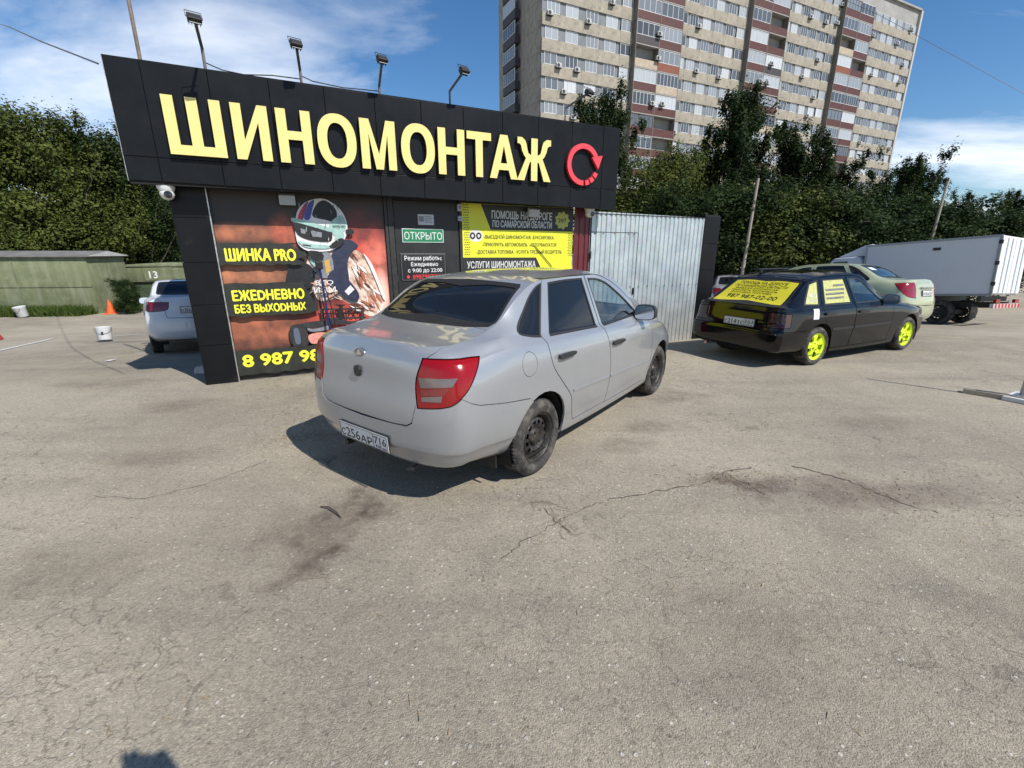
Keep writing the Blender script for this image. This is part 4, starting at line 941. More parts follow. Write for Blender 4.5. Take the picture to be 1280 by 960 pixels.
for ch, x0, w in LET:
    if ch == 'o':
        m = letter_mesh([], [(ell(w / 2, H / 2, w / 2, H / 2 + .012, 44, p=2.25), ell(w / 2, H / 2, w / 2 - .108, H / 2 - .085, 44, p=2.25))])
    else: m = letter_mesh({'sh': L_sh, 'i': L_i, 'n': L_n, 'm': L_m, 't': L_t, 'a': L_a, 'zh': L_zh}[ch](w), [])
    if ch == 'a': pass
    o = m.build('sign_letter', M_SIGNYEL, fas, loc=(x0, -.362, 2.612), fix=True)
    o.data.materials.append(M_SIGNSIDE)
    for pl in o.data.polygons:
        if abs(pl.normal.y) < .5: pl.material_index = 1
# red rotation arrow emblem
cx_, cz_, ro, ri = 5.345, 2.892, .292, .222
def ringseg(a0, a1, n=30, r0=ro, r1=ri):
    A = np.linspace(R(a0), R(a1), n); v = []
    for y in (0, .05):
        for r_ in (r0, r1): v += [(r_ * math.cos(t), y, r_ * math.sin(t)) for t in A]
    f = []
    for i in range(n - 1):
        f += [(i, n + i, n + i + 1, i + 1), (2 * n + i, 2 * n + i + 1, 3 * n + i + 1, 3 * n + i), (i, i + 1, 2 * n + i + 1, 2 * n + i), (n + i, 3 * n + i, 3 * n + i + 1, n + i + 1)]
    f += [(0, 2 * n, 3 * n, n), (n - 1, 2 * n - 1, 4 * n - 1, 3 * n - 1)]
    return MB().add(v, f)
arrow = ringseg(28, 272); arrow.prism([(.150, .115), (.345, .150), (.275, -.045)], 0, .05, 'y')
arrow.build('sign_arrow', M_SIGNRED, fas, loc=(cx_, -.362, cz_), fix=True)
for a0 in (280, 301, 322): ringseg(a0, a0 + 15, 6).build('arrow_dash', M_SIGNRED, fas, loc=(cx_, -.362, cz_), fix=True)
# left pillar: half-metre cladding cassettes
pil = MB().box(.0, .335, -.03, .055, -.5, 2.38).build('pillar', M_FASCIA2, shop)
for k in range(-1, 5):
    MB().box(-.006, .340, -.045, -.031, max(.5 * k + .003, -.45), min(.5 * k + .497, 2.36)).build('pillar_panel', M_PILLAR, pil, bevel=.002)
    MB().box(-.014, -.0065, -.043, 3.3, max(.5 * k + .003, -.45), min(.5 * k + .497, 2.36)).build('pillar_panel', M_PILLAR, pil, bevel=.002)
MB().box(.340, .352, -.040, .055, .0, 2.36).build('edge_trim', M_ALU, pil)
# ---------------------------------------------------------------- printed poster wall
def print_mat(name, a, bcol, ccol, scale, p0, p1, p2):
    """a mottled printed ground running between three inks"""
    m = bpy.data.materials.new(name); m.use_nodes = True; n, l = m.node_tree.nodes, m.node_tree.links; p = n['Principled BSDF']; p.inputs['Roughness'].default_value = .5
    tc = n.new('ShaderNodeTexCoord'); t = n.new('ShaderNodeTexNoise'); t.inputs['Scale'].default_value = scale; t.inputs['Detail'].default_value = 7; t.inputs['Roughness'].default_value = .62; l.new(tc.outputs['Object'], t.inputs['Vector'])
    cr = n.new('ShaderNodeValToRGB'); e = cr.color_ramp.elements; e[0].position = p0; e[0].color = (*a, 1); e[1].position = p2; e[1].color = (*ccol, 1); x = e.new(p1); x.color = (*bcol, 1)
    l.new(t.outputs[0], cr.inputs[0]); l.new(cr.outputs[0], p.inputs['Base Color']); return m
M_POSTER = bpy.data.materials.new('poster_print'); M_POSTER.use_nodes = True
def poster_nodes():
    n, l = M_POSTER.node_tree.nodes, M_POSTER.node_tree.links; p = n['Principled BSDF']; p.inputs['Roughness'].default_value = .48
    tc = n.new('ShaderNodeTexCoord'); sp = n.new('ShaderNodeSeparateXYZ'); l.new(tc.outputs['Object'], sp.inputs[0])
    def blob(cx, cz, rx, rz):                                                     # soft round patch of ink
        a = n.new('ShaderNodeVectorMath'); a.operation = 'SUBTRACT'; l.new(tc.outputs['Object'], a.inputs[0]); a.inputs[1].default_value = (cx, 0, cz)
        s = n.new('ShaderNodeVectorMath'); s.operation = 'MULTIPLY'; l.new(a.outputs[0], s.inputs[0]); s.inputs[1].default_value = (1 / rx, 0, 1 / rz)
        d = n.new('ShaderNodeVectorMath'); d.operation = 'LENGTH'; l.new(s.outputs[0], d.inputs[0])
        m = n.new('ShaderNodeMapRange'); m.inputs[1].default_value = 1.0; m.inputs[2].default_value = .15; m.interpolation_type = 'SMOOTHSTEP'; l.new(d.outputs['Value'], m.inputs[0]); return m.outputs[0]
    t = n.new('ShaderNodeTexNoise'); t.inputs['Scale'].default_value = 3.2; t.inputs['Detail'].default_value = 8; t.inputs['Roughness'].default_value = .6; l.new(tc.outputs['Object'], t.inputs['Vector'])
    def mix(col, prev, fac, mulnoise=True):
        x = n.new('ShaderNodeMixRGB'); x.inputs[2].default_value = (*col, 1)
        if isinstance(prev, tuple): x.inputs[1].default_value = (*prev, 1)
        else: l.new(prev, x.inputs[1])
        if mulnoise:
            mm = n.new('ShaderNodeMath'); mm.operation = 'MULTIPLY'; mm.use_clamp = True; l.new(fac, mm.inputs[0])
            nr = n.new('ShaderNodeMapRange'); nr.inputs[1].default_value = .34; nr.inputs[2].default_value = .62; nr.inputs[3].default_value = .25; nr.inputs[4].default_value = 1.15; l.new(t.outputs[0], nr.inputs[0]); l.new(nr.outputs[0], mm.inputs[1]); l.new(mm.outputs[0], x.inputs[0])
        else: l.new(fac, x.inputs[0])
        return x.outputs[0]
    c = (.030, .022, .020)
    c = mix((.52, .20, .10), c, blob(.55, 1.36, 1.0, .30)); c = mix((.48, .155, .08), c, blob(.60, .62, .95, .36)); c = mix((.46, .16, .08), c, blob(.62, 1.84, .55, .16))
    c = mix((.80, .10, .07), c, blob(2.05, 1.25, .62, 1.05)); c = mix((1.0, .30, .20), c, blob(2.25, 1.25, .40, .70)); c = mix((.78, .12, .08), c, blob(1.7, .70, .70, .35)); c = mix((.75, .17, .09), c, blob(1.12, 1.86, .24, .28)); c = mix((1.0, .62, .50), c, blob(2.27, 1.02, .14, .46), False)
    l.new(c, p.inputs['Base Color'])
poster_nodes()
poster = MB().box(.356, 2.365, .036, .058, .075, 2.345).build('poster', M_POSTER, shop); tag(poster, 'red and black printed poster with a helmeted racing driver')
MB().box(.356, 2.365, .020, .058, -.3, .070).build('plinth', pmat('plinth_render', (.055, .052, .048), .85, noise=(6, .4)), shop)
PY = [.036]
def ink(poly, m, name='print_shape', sm=4, sharp=None, step=.0011):
    PY[0] -= step
    pl = smooth_poly(poly, sm, sharp) if sharp is not None else (smooth_poly(poly, sm) if sm > 1 else poly)
    return MB().prism(pl, PY[0], PY[0] + .0008, 'y').build(name, m, poster)
I_BLK = pmat('ink_black', (.016, .015, .016), .5, noise=(20, .3)); I_CHAR = pmat('ink_charcoal', (.035, .033, .035), .5, noise=(12, .35)); I_WHITE = pmat('ink_white', (.74, .72, .70), .5, noise=(15, .1)); I_TEAL = pmat('ink_teal', (.34, .52, .47), .5, noise=(12, .2)); I_NAVY = pmat('ink_navy', (.025, .03, .06), .5, noise=(12, .4))
I_CREAM = print_mat('ink_suit', (.30, .13, .08), (.70, .50, .38), (.84, .76, .68), 9, .36, .5, .64); I_RED = pmat('ink_red', (.55, .05, .05), .5); I_BROWN = print_mat('ink_folds', (.16, .05, .03), (.42, .17, .10), (.70, .42, .30), 11, .35, .5, .66); I_PURP = pmat('ink_purple', (.22, .05, .16), .5); I_BLUE = pmat('ink_blue', (.06, .08, .30), .5); I_YEL = pmat('ink_yellow', (.88, .86, .05), .5)
I_BAND = pmat('ink_band', (.024, .026, .020), .5, noise=(9, .35)); I_GREY = pmat('ink_grey', (.22, .23, .25), .5, noise=(12, .3)); I_PALE = pmat('ink_pale_red', (.72, .30, .24), .5, noise=(8, .2))
# driver: suit and arms first, helmet over them
ink([(1.40, 1.62), (1.72, 1.68), (1.90, 1.66), (2.02, 1.60), (2.12, 1.46), (2.20, 1.22), (2.27, .98), (2.24, .80), (2.06, .74), (1.90, .86), (1.66, 1.00), (1.44, .98), (1.36, 1.12), (1.30, 1.34)], I_CREAM, 'print_suit')
rq = random.Random(77)
def shard(x, z, a, L, w, m):                                                       # one painted fold of the sleeve
    ca, sa = math.cos(a), math.sin(a); pts = [(-L, 0), (-L * .3, w), (L * .5, w * .7), (L, -w * .2), (L * .1, -w * .6)]
    ink([(x + px_ * ca - pz * sa, z + px_ * sa + pz * ca) for px_, pz in pts], m, sm=1, step=.00035)
FOLD = [pmat('fold_dark', (.13, .035, .02), .5), pmat('fold_rust', (.42, .13, .07), .5), pmat('fold_tan', (.62, .33, .22), .5), pmat('fold_white', (.82, .76, .70), .5)]
for k in range(34):
    t = rq.random(); x = 1.88 + .30 * t + rq.uniform(-.10, .08); z = 1.58 - .70 * t + rq.uniform(-.07, .07); shard(x, z, R(-62 + rq.uniform(-28, 28)), rq.uniform(.05, .12), rq.uniform(.010, .028), FOLD[rq.choice((0, 0, 1, 1, 2, 3, 3))])
for k in range(16): shard(1.96 + rq.uniform(-.16, .2), .86 + rq.uniform(-.07, .09), R(rq.uniform(-40, 10)), rq.uniform(.05, .10), rq.uniform(.010, .022), FOLD[rq.choice((0, 1, 2, 3, 3))])
ink([(2.05, 1.60), (2.15, 1.46), (2.23, 1.22), (2.30, .98), (2.265, .98), (2.19, 1.22), (2.11, 1.45)], FOLD[3], 'print_rim_light')
ink([(1.70, 1.70), (1.86, 1.78), (1.99, 1.70), (1.90, 1.62), (1.83, 1.46), (1.82, 1.22), (1.66, 1.18), (1.60, 1.42)], I_NAVY)
ink([(1.44, 1.58), (1.62, 1.60), (1.64, 1.36), (1.52, 1.28), (1.40, 1.38)], I_GREY); ink([(1.54, 1.50), (1.60, 1.53), (1.61, 1.38), (1.55, 1.34)], pmat('ink_ochre', (.62, .36, .08), .5), sm=1)
ink([(1.40, 1.62), (1.49, 1.65), (1.51, 1.46), (1.44, 1.42), (1.37, 1.50)], I_TEAL)
ink([(1.13, 1.46), (1.33, 1.47), (1.40, 1.36), (1.36, 1.18), (1.16, 1.14), (1.06, 1.26), (1.09, 1.39)], I_BLK, 'print_glove')
for k in range(12): shard(1.42 + rq.uniform(-.08, .22), 1.18 + rq.uniform(-.14, .16), R(rq.uniform(-30, 40)), rq.uniform(.04, .10), rq.uniform(.010, .026), rq.choice((FOLD[3], FOLD[3], I_TEAL, I_GREY, I_NAVY, FOLD[2])))
ink([(1.60, 1.36), (1.72, 1.40), (1.82, 1.26), (1.94, 1.06), (1.90, .95), (1.78, .99), (1.66, 1.12), (1.56, 1.26)], I_NAVY, 'print_glove')
ink([(1.755, 1.10), (1.84, 1.18), (1.885, 1.12), (1.80, 1.045)], I_WHITE, sm=1)
# helmet
ink([(1.60, 2.275), (1.42, 2.235), (1.30, 2.13), (1.25, 1.98), (1.235, 1.82), (1.26, 1.70), (1.36, 1.63), (1.50, 1.62), (1.66, 1.645), (1.78, 1.72), (1.86, 1.86), (1.87, 2.00), (1.82, 2.13), (1.73, 2.22)], I_WHITE, 'print_helmet')
ink([(1.62, 2.255), (1.52, 2.20), (1.46, 2.06), (1.60, 2.02), (1.72, 2.00), (1.76, 2.10), (1.72, 2.19)], I_BLK); ink([(1.50, 2.25), (1.43, 2.21), (1.38, 2.10), (1.36, 2.02), (1.42, 2.02), (1.46, 2.12)], I_BLUE)
ink([(1.43, 2.235), (1.36, 2.17), (1.32, 2.03), (1.345, 2.02), (1.40, 2.16)], I_PURP); ink([(1.37, 2.18), (1.30, 2.08), (1.285, 2.0), (1.315, 2.0), (1.35, 2.12)], I_RED)
ink([(1.66, 1.98), (1.80, 2.08), (1.855, 2.0), (1.85, 1.90), (1.76, 1.86), (1.70, 1.82), (1.66, 1.90)], I_TEAL); ink([(1.70, 1.80), (1.80, 1.88), (1.82, 1.80), (1.74, 1.74)], I_TEAL)
ink([(1.225, 2.005), (1.30, 1.995), (1.48, 1.945), (1.655, 1.895), (1.665, 1.78), (1.60, 1.745), (1.42, 1.76), (1.30, 1.80), (1.245, 1.86)], I_BLK, 'print_visor')
ink([(1.21, 2.03), (1.30, 2.02), (1.50, 1.965), (1.665, 1.915), (1.66, 1.87), (1.48, 1.92), (1.30, 1.97), (1.215, 1.985)], I_TEAL)
ink([(1.43, 1.885), (1.55, 1.86), (1.54, 1.80), (1.43, 1.81)], I_GREY, sm=1); ink([(1.30, 1.91), (1.36, 1.89), (1.35, 1.84), (1.30, 1.85)], I_GREY, sm=1)
ink([(1.26, 1.755), (1.42, 1.715), (1.60, 1.70), (1.62, 1.665), (1.46, 1.66), (1.32, 1.685)], I_TEAL); ink([(1.30, 1.715), (1.40, 1.70), (1.40, 1.685), (1.31, 1.695)], I_BLK, sm=1); ink([(1.62, 1.69), (1.76, 1.79), (1.82, 1.76), (1.72, 1.67)], I_BLK)
ink([(1.85, 1.90), (1.93, 1.91), (1.95, 1.87), (1.92, 1.84), (1.86, 1.85)], I_BLK); ink([(1.36, 1.63), (1.50, 1.62), (1.54, 1.55), (1.46, 1.50), (1.38, 1.54)], I_BLK)
def ptext(s, h, x, z, w, m, bold=.05, parent=None, y=None):
    PY[0] -= .0011
    return link('lettering', text_mesh('lettering', s, h, 0, w, bold), m, parent or poster, (x, PY[0] if y is None else y, z))
ptext('ШИНКА PRO', .028, 1.69, 1.93, .16, I_BLK, .02)
# race car under the driver
ink([(1.02, .66), (1.20, .67), (1.22, .42), (1.04, .40)], I_CHAR, 'print_tyre'); ink([(1.06, .62), (1.12, .63), (1.13, .45), (1.07, .44)], pmat('ink_steel', (.10, .13, .18), .5)); ink([(1.24, .64), (1.46, .66), (1.50, .60), (1.28, .58)], I_GREY); ink([(1.24, .54), (1.44, .56), (1.40, .44), (1.26, .42)], I_PALE)
ink([(1.16, .70), (1.60, .73), (1.80, .69), (1.98, .71), (1.86, .64), (1.55, .66), (1.30, .62)], I_CHAR); ink([(1.41, .885), (2.0, .868), (2.0, .845), (1.41, .862)], I_CHAR, sm=1); ink([(1.41, .76), (2.0, .745), (2.0, .715), (1.41, .735)], I_CHAR, sm=1)
ink([(1.42, .862), (1.46, .862), (1.46, .735), (1.42, .735)], I_CHAR, sm=1); ink([(1.94, .848), (1.98, .848), (1.98, .72), (1.94, .72)], I_CHAR, sm=1); ink([(1.60, .93), (1.76, .92), (1.70, .89), (1.72, .74), (1.64, .74), (1.66, .89)], I_BLK)
ptext('ШИНКА', .075, 1.50, .775, .40, I_BLK, .05)
ptext('SCO', .060, 1.40, 1.20, .22, I_WHITE, .02); ptext('ИОМ', .070, 1.37, 1.10, .27, I_WHITE, .02)
for k in range(14): shard(1.30 + rq.random() * .50, 1.66 + rq.random() * .56, R(rq.uniform(60, 120)), rq.uniform(.02, .05), rq.uniform(.004, .008), rq.choice((I_WHITE, I_TEAL, I_BLK, I_GREY)))
# text bands, brush-edged
def band(x0, x1, z0, z1, seed):
    rr = random.Random(seed); p = []
    for k in range(15): p.append((x0 + (x1 - x0) * k / 14, z0 + rr.uniform(-.012, .012)))
    for k in range(6): p.append((x1 + rr.uniform(-.06, .10), z0 + (z1 - z0) * (k + .5) / 6))
    for k in range(15): p.append((x1 - (x1 - x0) * k / 14, z1 + rr.uniform(-.008, .008)))
    return ink(p, I_BAND, 'print_band', sm=1)
band(.358, 1.24, 1.465, 1.725, 1); band(.358, 1.30, .835, 1.245, 2); band(.358, 1.42, .078, .40, 3)
ptext('ШИНКА PRO', .142, .432, 1.515, .77, I_YEL, .045); ptext('ЕЖЕDНЕВНО', .122, .432, 1.035, .81, I_YEL, .05); ptext('БЕЗ ВЫХОDНЫХ', .100, .435, .882, .81, I_YEL, .045); ptext('8 987 987-02-00', .155, .425, .190, 1.74, I_YEL, .055)
# ---------------------------------------------------------------- door between poster and banner
door = MB().box(2.50, 3.44, .030, .058, -.2, 2.30).build('door', pmat('black_door_leaf', (.016, .015, .015), .5, noise=(5, .35)), shop, bevel=.003)
for x0, x1 in ((2.368, 2.41), (2.415, 2.49), (3.447, 3.488)): MB().box(x0, x1, .005, .058, -.3, 2.345).build('door_frame', pmat('door_frame_dark', (.026, .024, .023), .55, noise=(9, .4)), shop, bevel=.004)
for z in (.4, 1.2, 2.0): MB().tube([(2.495, .02, z), (2.495, .02, z + .11)], .013, 8).build('hinge', M_DARKMETAL, door)
MB().box(3.34, 3.37, -.02, .03, .95, 1.12).build('door_handle', M_CHROME, door, bevel=.006)
# ---------------------------------------------------------------- maroon corrugated strip right of the banner
def corrugated(name, x0, x1, z0, z1, pitch, depth, y, m, parent=None, top=None, n=None):
    """trapezoid profile sheet, thickness .8 mm doubled"""
    pts = []; x = x0
    while x < x1 - 1e-6:
        for dx, dd in ((0, 0), (pitch * .5, 0), (pitch * .62, depth), (pitch * .88, depth)):
            if x + dx <= x1: pts.append((x + dx, y - depth + dd))
        x += pitch
    pts.append((x1, y - depth)); v = []; f = []; k = len(pts)
    for z in (z0, z1):
        for t in (0, .004):
            for px, py in pts: v.append((px, py + t, z if z == z0 or top is None else top(px)))
    for i in range(k - 1):
        f += [(i, i + 1, 2 * k + i + 1, 2 * k + i), (k + i, 3 * k + i, 3 * k + i + 1, k + i + 1), (2 * k + i, 2 * k + i + 1, 3 * k + i + 1, 3 * k + i), (i, k + i, k + i + 1, i + 1)]
    f += [(0, 2 * k, 3 * k, k), (k - 1, 2 * k - 1, 4 * k - 1, 3 * k - 1)]
    return MB().add(v, f).build(name, m, parent)
corrugated('maroon_sheet', 5.462, 5.775, -.4, 2.34, .115, .018, .03, pmat('maroon_sheet_paint', (.115, .014, .020), .4, noise=(6, .25)), shop)
# ------------------------------------------------------------------ things hung on the shop
def on_shop(u, n, z): 
    c, s = math.cos(SHOP_RZ), math.sin(SHOP_RZ); return (SHOP_P[0] + u * c + n * s, SHOP_P[1] + u * s - n * c, z)
def shop_thing(name, label, cat, u, n, z, group=None): return thing(name, label, cat, on_shop(u, n, z), SHOP_RZ, group)
Y_YEL = pmat('banner_yellow', (.76, .74, .035), .5, noise=(3, .04)); Y_BLK = pmat('banner_black', (.020, .021, .020), .5, noise=(5, .2)); Y_WHT = pmat('banner_white', (.66, .66, .62), .5)
def txt(parent, s, h, x, z, w, m, y, bold=.03): return link('lettering', text_mesh('lettering', s, h, 0, w, bold), m, parent, (x, y, z))
# yellow roadside help banner; local origin at u 3.494, z 1.0
bn = shop_thing('yellow_banner', 'yellow and black roadside assistance banner beside the dark door', 'banner', 3.494, -.018, .55)
MB().box(0, 1.945, 0, .02, 0, 1.755).build('banner_sheet', Y_YEL, bn)
B0 = -.0012
MB().prism([(.305, 1.750), (.458, 1.392), (1.944, 1.388), (1.944, 1.752)], B0, 0, 'y').build('banner_field', Y_BLK, bn)
txt(bn, 'ПОМОЩЬ НА ДОРОГЕ', .112, .478, 1.556, 1.06, Y_WHT, B0 - .001, .02); txt(bn, 'ПО САМАРСКОЙ ОБЛАСТИ', .098, .492, 1.432, 1.045, Y_WHT, B0 - .001, .02)
bd = MB().prism(ell(0, 0, .13, .13, 40) if False else [( (.128 + .014 * math.cos(9 * t)) * math.cos(t), (.128 + .014 * math.cos(9 * t)) * math.sin(t)) for t in np.linspace(0, 2 * math.pi, 72, endpoint=False)], B0 - .001, B0, 'y').build('round_badge', pmat('badge_yellow', (.42, .44, .10), .5), bn, loc=(1.735, 0, 1.558))
txt(bd, '24/7', .062, -.075, -.028, .15, Y_BLK, B0 - .002, .03)
for s, x, z, w in (('-ВЫЕЗДНОЙ ШИНОМОНТАЖ -БУКСИРОВКА', .345, 1.262, 1.235), ('-ПРИКУРИТЬ АВТОМОБИЛЬ  -АВТОЭВАКУАТОР', .320, 1.150, 1.315), ('-ДОСТАВКА ТОПЛИВА  -УСЛУГА ТРЕЗВЫЙ ВОДИТЕЛЬ', .218, 1.040, 1.52)): txt(bn, s, .052, x, z, w, Y_BLK, B0, .03)
MB().prism([(.0, .985), (1.255, .980), (1.40, .72), (1.40, .40), (0, .40)], B0, 0, 'y').build('banner_field', Y_BLK, bn)
txt(bn, 'УСЛУГИ ШИНОМОНТАЖА', .100, .062, .828, 1.185, Y_WHT, B0 - .001, .02)
rr = random.Random(5); tr = MB()
for side_ in (0, 1):                                                               # tyre-track print along both edges
    for k in range(26):
        z = 1.72 - k * .035 if side_ == 0 else 1.34 - k * .026
        if z < .99: continue
        for c in range(3):
            x = (.015 if side_ == 0 else 1.845) + c * .032 + (.012 if k % 2 else 0) + max(0, (1.5 - z) * .02)
            tr.prism([(x, z), (x + .024, z + .010), (x + .024, z + .020), (x, z + .012)], B0, 0, 'y')
tr.build('tyre_track_print', Y_BLK, bn, kind='stuff')
lg = MB().prism(ell(0, 0, .115, .088, 36), B0, 0, 'y').build('round_logo', Y_WHT, bn, loc=(.215, 0, 1.30))
for dx in (-.055, .045):
    MB().prism(ell(dx, .0, .045, .05, 24), B0 - .001, B0, 'y').build('logo_tyre', Y_BLK, lg); MB().prism(ell(dx, .0, .02, .024, 16), B0 - .002, B0 - .001, 'y').build('logo_hub', Y_WHT, lg)
MB().prism([(.0, .0), (1.945, .0), (1.945, .012), (0, .012)], -.002, 0, 'y').build('banner_hem', Y_BLK, bn)
MB().tube([(0, 0, 0), (.12, -.004, -.12), (.335, -.004, -.335)], .006, 6).build('cable', M_BLKPLASTIC, None, loc=on_shop(4.711, -.006, 1.716), rot=(0, 0, SHOP_RZ)); tag(C.objects['cable'], 'short black cable slanting across the yellow banner', 'cable')
op = shop_thing('open_sign', 'green sign with white Cyrillic word for open on the dark door', 'sign', 2.597, -.021, 1.747)
M_GRN = pmat('sign_green', (.015, .20, .085), .4); MB().box(0, .605, 0, .008, 0, .188).build('sign_plate', pmat('sign_white', (.62, .66, .62), .45), op, bevel=.002); MB().box(.010, .595, -.0015, 0, .010, .178).build('sign_field', M_GRN, op); txt(op, 'ОТКРЫТО', .100, .030, .042, .55, pmat('sign_white', (.62, .66, .62), .45), -.003, .015)
hs = shop_thing('hours_sign', 'black opening hours sign with white and red lettering on the door', 'sign', 2.549, -.021, 1.212)
MB().box(0, .675, 0, .006, 0, .385).build('sign_plate', pmat('hours_black', (.018, .018, .018), .35), hs, bevel=.002)
fr = MB()
for x0, x1, z0, z1 in ((.012, .66, .366, .370), (.012, .66, .012, .016), (.012, .016, .016, .366), (.656, .66, .016, .366)): fr.box(x0, x1, -.001, 0, z0, z1)
fr.build('sign_border', pmat('hours_grey', (.2, .2, .2), .5), hs)
for s, h, x, z, w, m in (('Режим работы:', .062, .06, .290, .55, M_PRINTWHITE), ('Ежедневно', .056, .15, .208, .40, M_PRINTWHITE), ('с 9:00 до 22:00', .056, .10, .122, .51, M_PRINTWHITE), ('89879870200', .060, .165, .030, .47, pmat('print_red', (.72, .05, .06), .5))): txt(hs, s, h, x, z, w, m, -.0022, .02)
MB().prism(ell(.10, .058, .022, .024, 14), -.002, -.0005, 'y').build('phone_mark', pmat('print_red', (.72, .05, .06), .5), hs)
pp = shop_thing('paper_notice', 'small white paper notice taped above the green open sign', 'notice', 2.835, -.022, 1.987)
MB().box(0, .232, 0, .002, 0, .142).build('paper', pmat('paper_white', (.60, .60, .59), .7, noise=(10, .08)), pp); MB().box(.012, .085, -.0012, 0, .045, .118).build('paper_picture', I_GREY, pp)
for k in range(4): MB().box(.095, .215 - .02 * (k % 2), -.0012, 0, .030 + .026 * k, .040 + .026 * k).build('text_line', I_GREY, pp)
for nm, lb, u, z, s in (('door_bell_box', 'small white box fixed at the top corner of the door frame', 3.418, 2.185, .10), ('wall_switch', 'small grey box below the white one on the door frame', 3.425, 2.05, .07)):
    o = shop_thing(nm, lb, 'box', u, .0, z); MB().box(0, .062, -.03, .02, 0, s).build('housing', pmat('pale_plastic', (.5, .5, .48), .5), o, bevel=.006); MB().box(.015, .047, -.034, -.03, s * .3, s * .7).build('button', I_GREY, o)
def wall_lamp(u, z, lb):
    o = shop_thing('wall_floodlight', lb, 'lamp', u, .0, z, 'floodlights under the fascia')
    MB().prism([(-.03, -.05), (-.10, -.065), (-.125, .045), (-.055, .075)], -.09, .09, 'x').build('housing', pmat('white_lamp_body', (.50, .50, .48), .45), o, bevel=.006)
    MB().prism([(-.104, -.060), (-.128, .040), (-.1235, .042), (-.0995, -.058)], -.078, .078, 'x').build('lens', pmat('frosted_lens', (.42, .43, .43), .3), o)
    MB().box(-.05, .05, -.06, .04, .06, .075).build('bracket', M_DARKMETAL, o)
wall_lamp(1.188, 2.235, 'white square floodlight above the poster left of the helmet'); wall_lamp(4.64, 2.200, 'white square floodlight hanging over the yellow banner lettering')
def dome_camera(u, n, z, lb):
    o = shop_thing('security_camera', lb, 'camera', u, n, z, 'security cameras under the fascia'); w = pmat('white_camera_shell', (.66, .66, .65), .3)
    o.scale = (1.35, 1.35, 1.25)
    MB().lathe([(0, .075), (.062, .075), (.062, .045), (.052, .02), (.045, .0)], 24, 'z').build('base', w, o, smooth=True)
    MB().lathe([(0, -.055), (.022, -.052), (.042, -.036), (.052, -.01), (.05, .012), (.04, .03)], 24, 'z').build('dome', w, o, smooth=True)
    MB().lathe([(0, -.058), (.026, -.055), (.03, -.046)], 18, 'y', (.012, 0, -.012)).build('lens', pmat('camera_lens', (.01, .01, .012), .08, coat=.6), o, smooth=True)
dome_camera(.0, .20, 2.235, 'white dome security camera above the left pillar'); dome_camera(5.66, .12, 2.225, 'white dome security camera by the maroon strip')
# ---------------------------------------------------------------- floodlight masts on the fascia
def mast(u, knee, arm, label, head_n, hz):
    o = shop_thing('floodlight_mast', label, 'floodlight', u, .245, 3.40, 'floodlights along the roof edge')
    du, dn, dz = arm
    p1 = (0, 0, knee - 3.40); p2 = (du, -dn, knee - 3.40 + dz)
    MB().tube([(0, 0, -.05), p1, p2], .015, 8).build('pole', pmat('weathered_pole', (.13, .12, .11), .6, .4, noise=(20, .5)), o, smooth=True)
    hb = MB().prism([(-.05, -.065), (-.03, .055), (.04, .065), (.05, -.04)], -.10, .10, 'x'); h = hb.build('lamp_head', M_DARKMETAL, o, bevel=.008, loc=p2, rot=(R(-35), 0, R(12))); h.scale = (.58, .7, .7)
    MB().box(-.085, .085, -.0, .004, -.085, -.070).build('lamp_glass', pmat('lamp_lens_grey', (.35, .36, .36), .2), h)
    br = MB(); br.tube([(-.115, 0, 0), (-.115, .0, .12), (.115, .0, .12), (.115, 0, 0)], .006, 6); br.build('lamp_bracket', M_DARKMETAL, h)
    for k in range(5): MB().box(-.085 + .04 * k, -.079 + .04 * k, .03, .07, -.05, .06).build('cooling_fin', M_DARKMETAL, h)
    return o
mast(.563, 3.675, (.02, .55, .06), 'floodlight on a tall bent pole nearest the left end of the fascia', 0, 0)
mast(1.494, 3.61, (-.03, .30, .15), 'second floodlight from the left on the fascia', 0, 0)
mast(2.374, 3.565, (.0, .28, .20), 'middle floodlight standing straight above the fascia', 0, 0)
mast(3.279, 3.632, (.10, .30, .16), 'fourth floodlight on a bent pole above the fascia', 0, 0)
mast(5.063, 3.648, (.22, .28, .16), 'floodlight on a bent pole nearest the red arrow sign', 0, 0)
cab = [[(.563, 3.55), (.72, 3.50), (.92, 3.487), (1.2, 3.52), (1.494, 3.525)], [(1.494, 3.56), (1.62, 3.52), (1.95, 3.500), (2.2, 3.512), (2.374, 3.518)]]
for k, pts in enumerate(cab):
    c_ = MB().tube([(u, 0, z) for u, z in pts], .006, 6).build('power_cable', M_BLKPLASTIC, None, loc=on_shop(0, .23, 0), rot=(0, 0, SHOP_RZ)); tag(c_, ('slack black cable between the first and second floodlights', 'slack black cable between the second and middle floodlights')[k], 'cable')
c_ = MB().tube([(-3.39, 4.28, 3.10), (-4.9, 5.5, 3.72), (-6.6, 7.0, 4.45), (-9.7, 10.1, 5.75), (-14, 14.4, 7.6)], .007, 6).build('overhead_cable', M_BLKPLASTIC, None); tag(c_, 'black overhead cable running down to the left end of the fascia', 'cable')
o = MB().tube([(-.223, 1.1, 2.4), (-.20, 1.1, 7.0)], .021, 10).build('roof_pole', pmat('rusty_pole', (.20, .15, .12), .7, .2, noise=(8, .4)), None, loc=on_shop(0, 0, 0), rot=(0, 0, SHOP_RZ)); tag(o, 'tall rusty steel pole rising behind the left end of the fascia', 'pole')
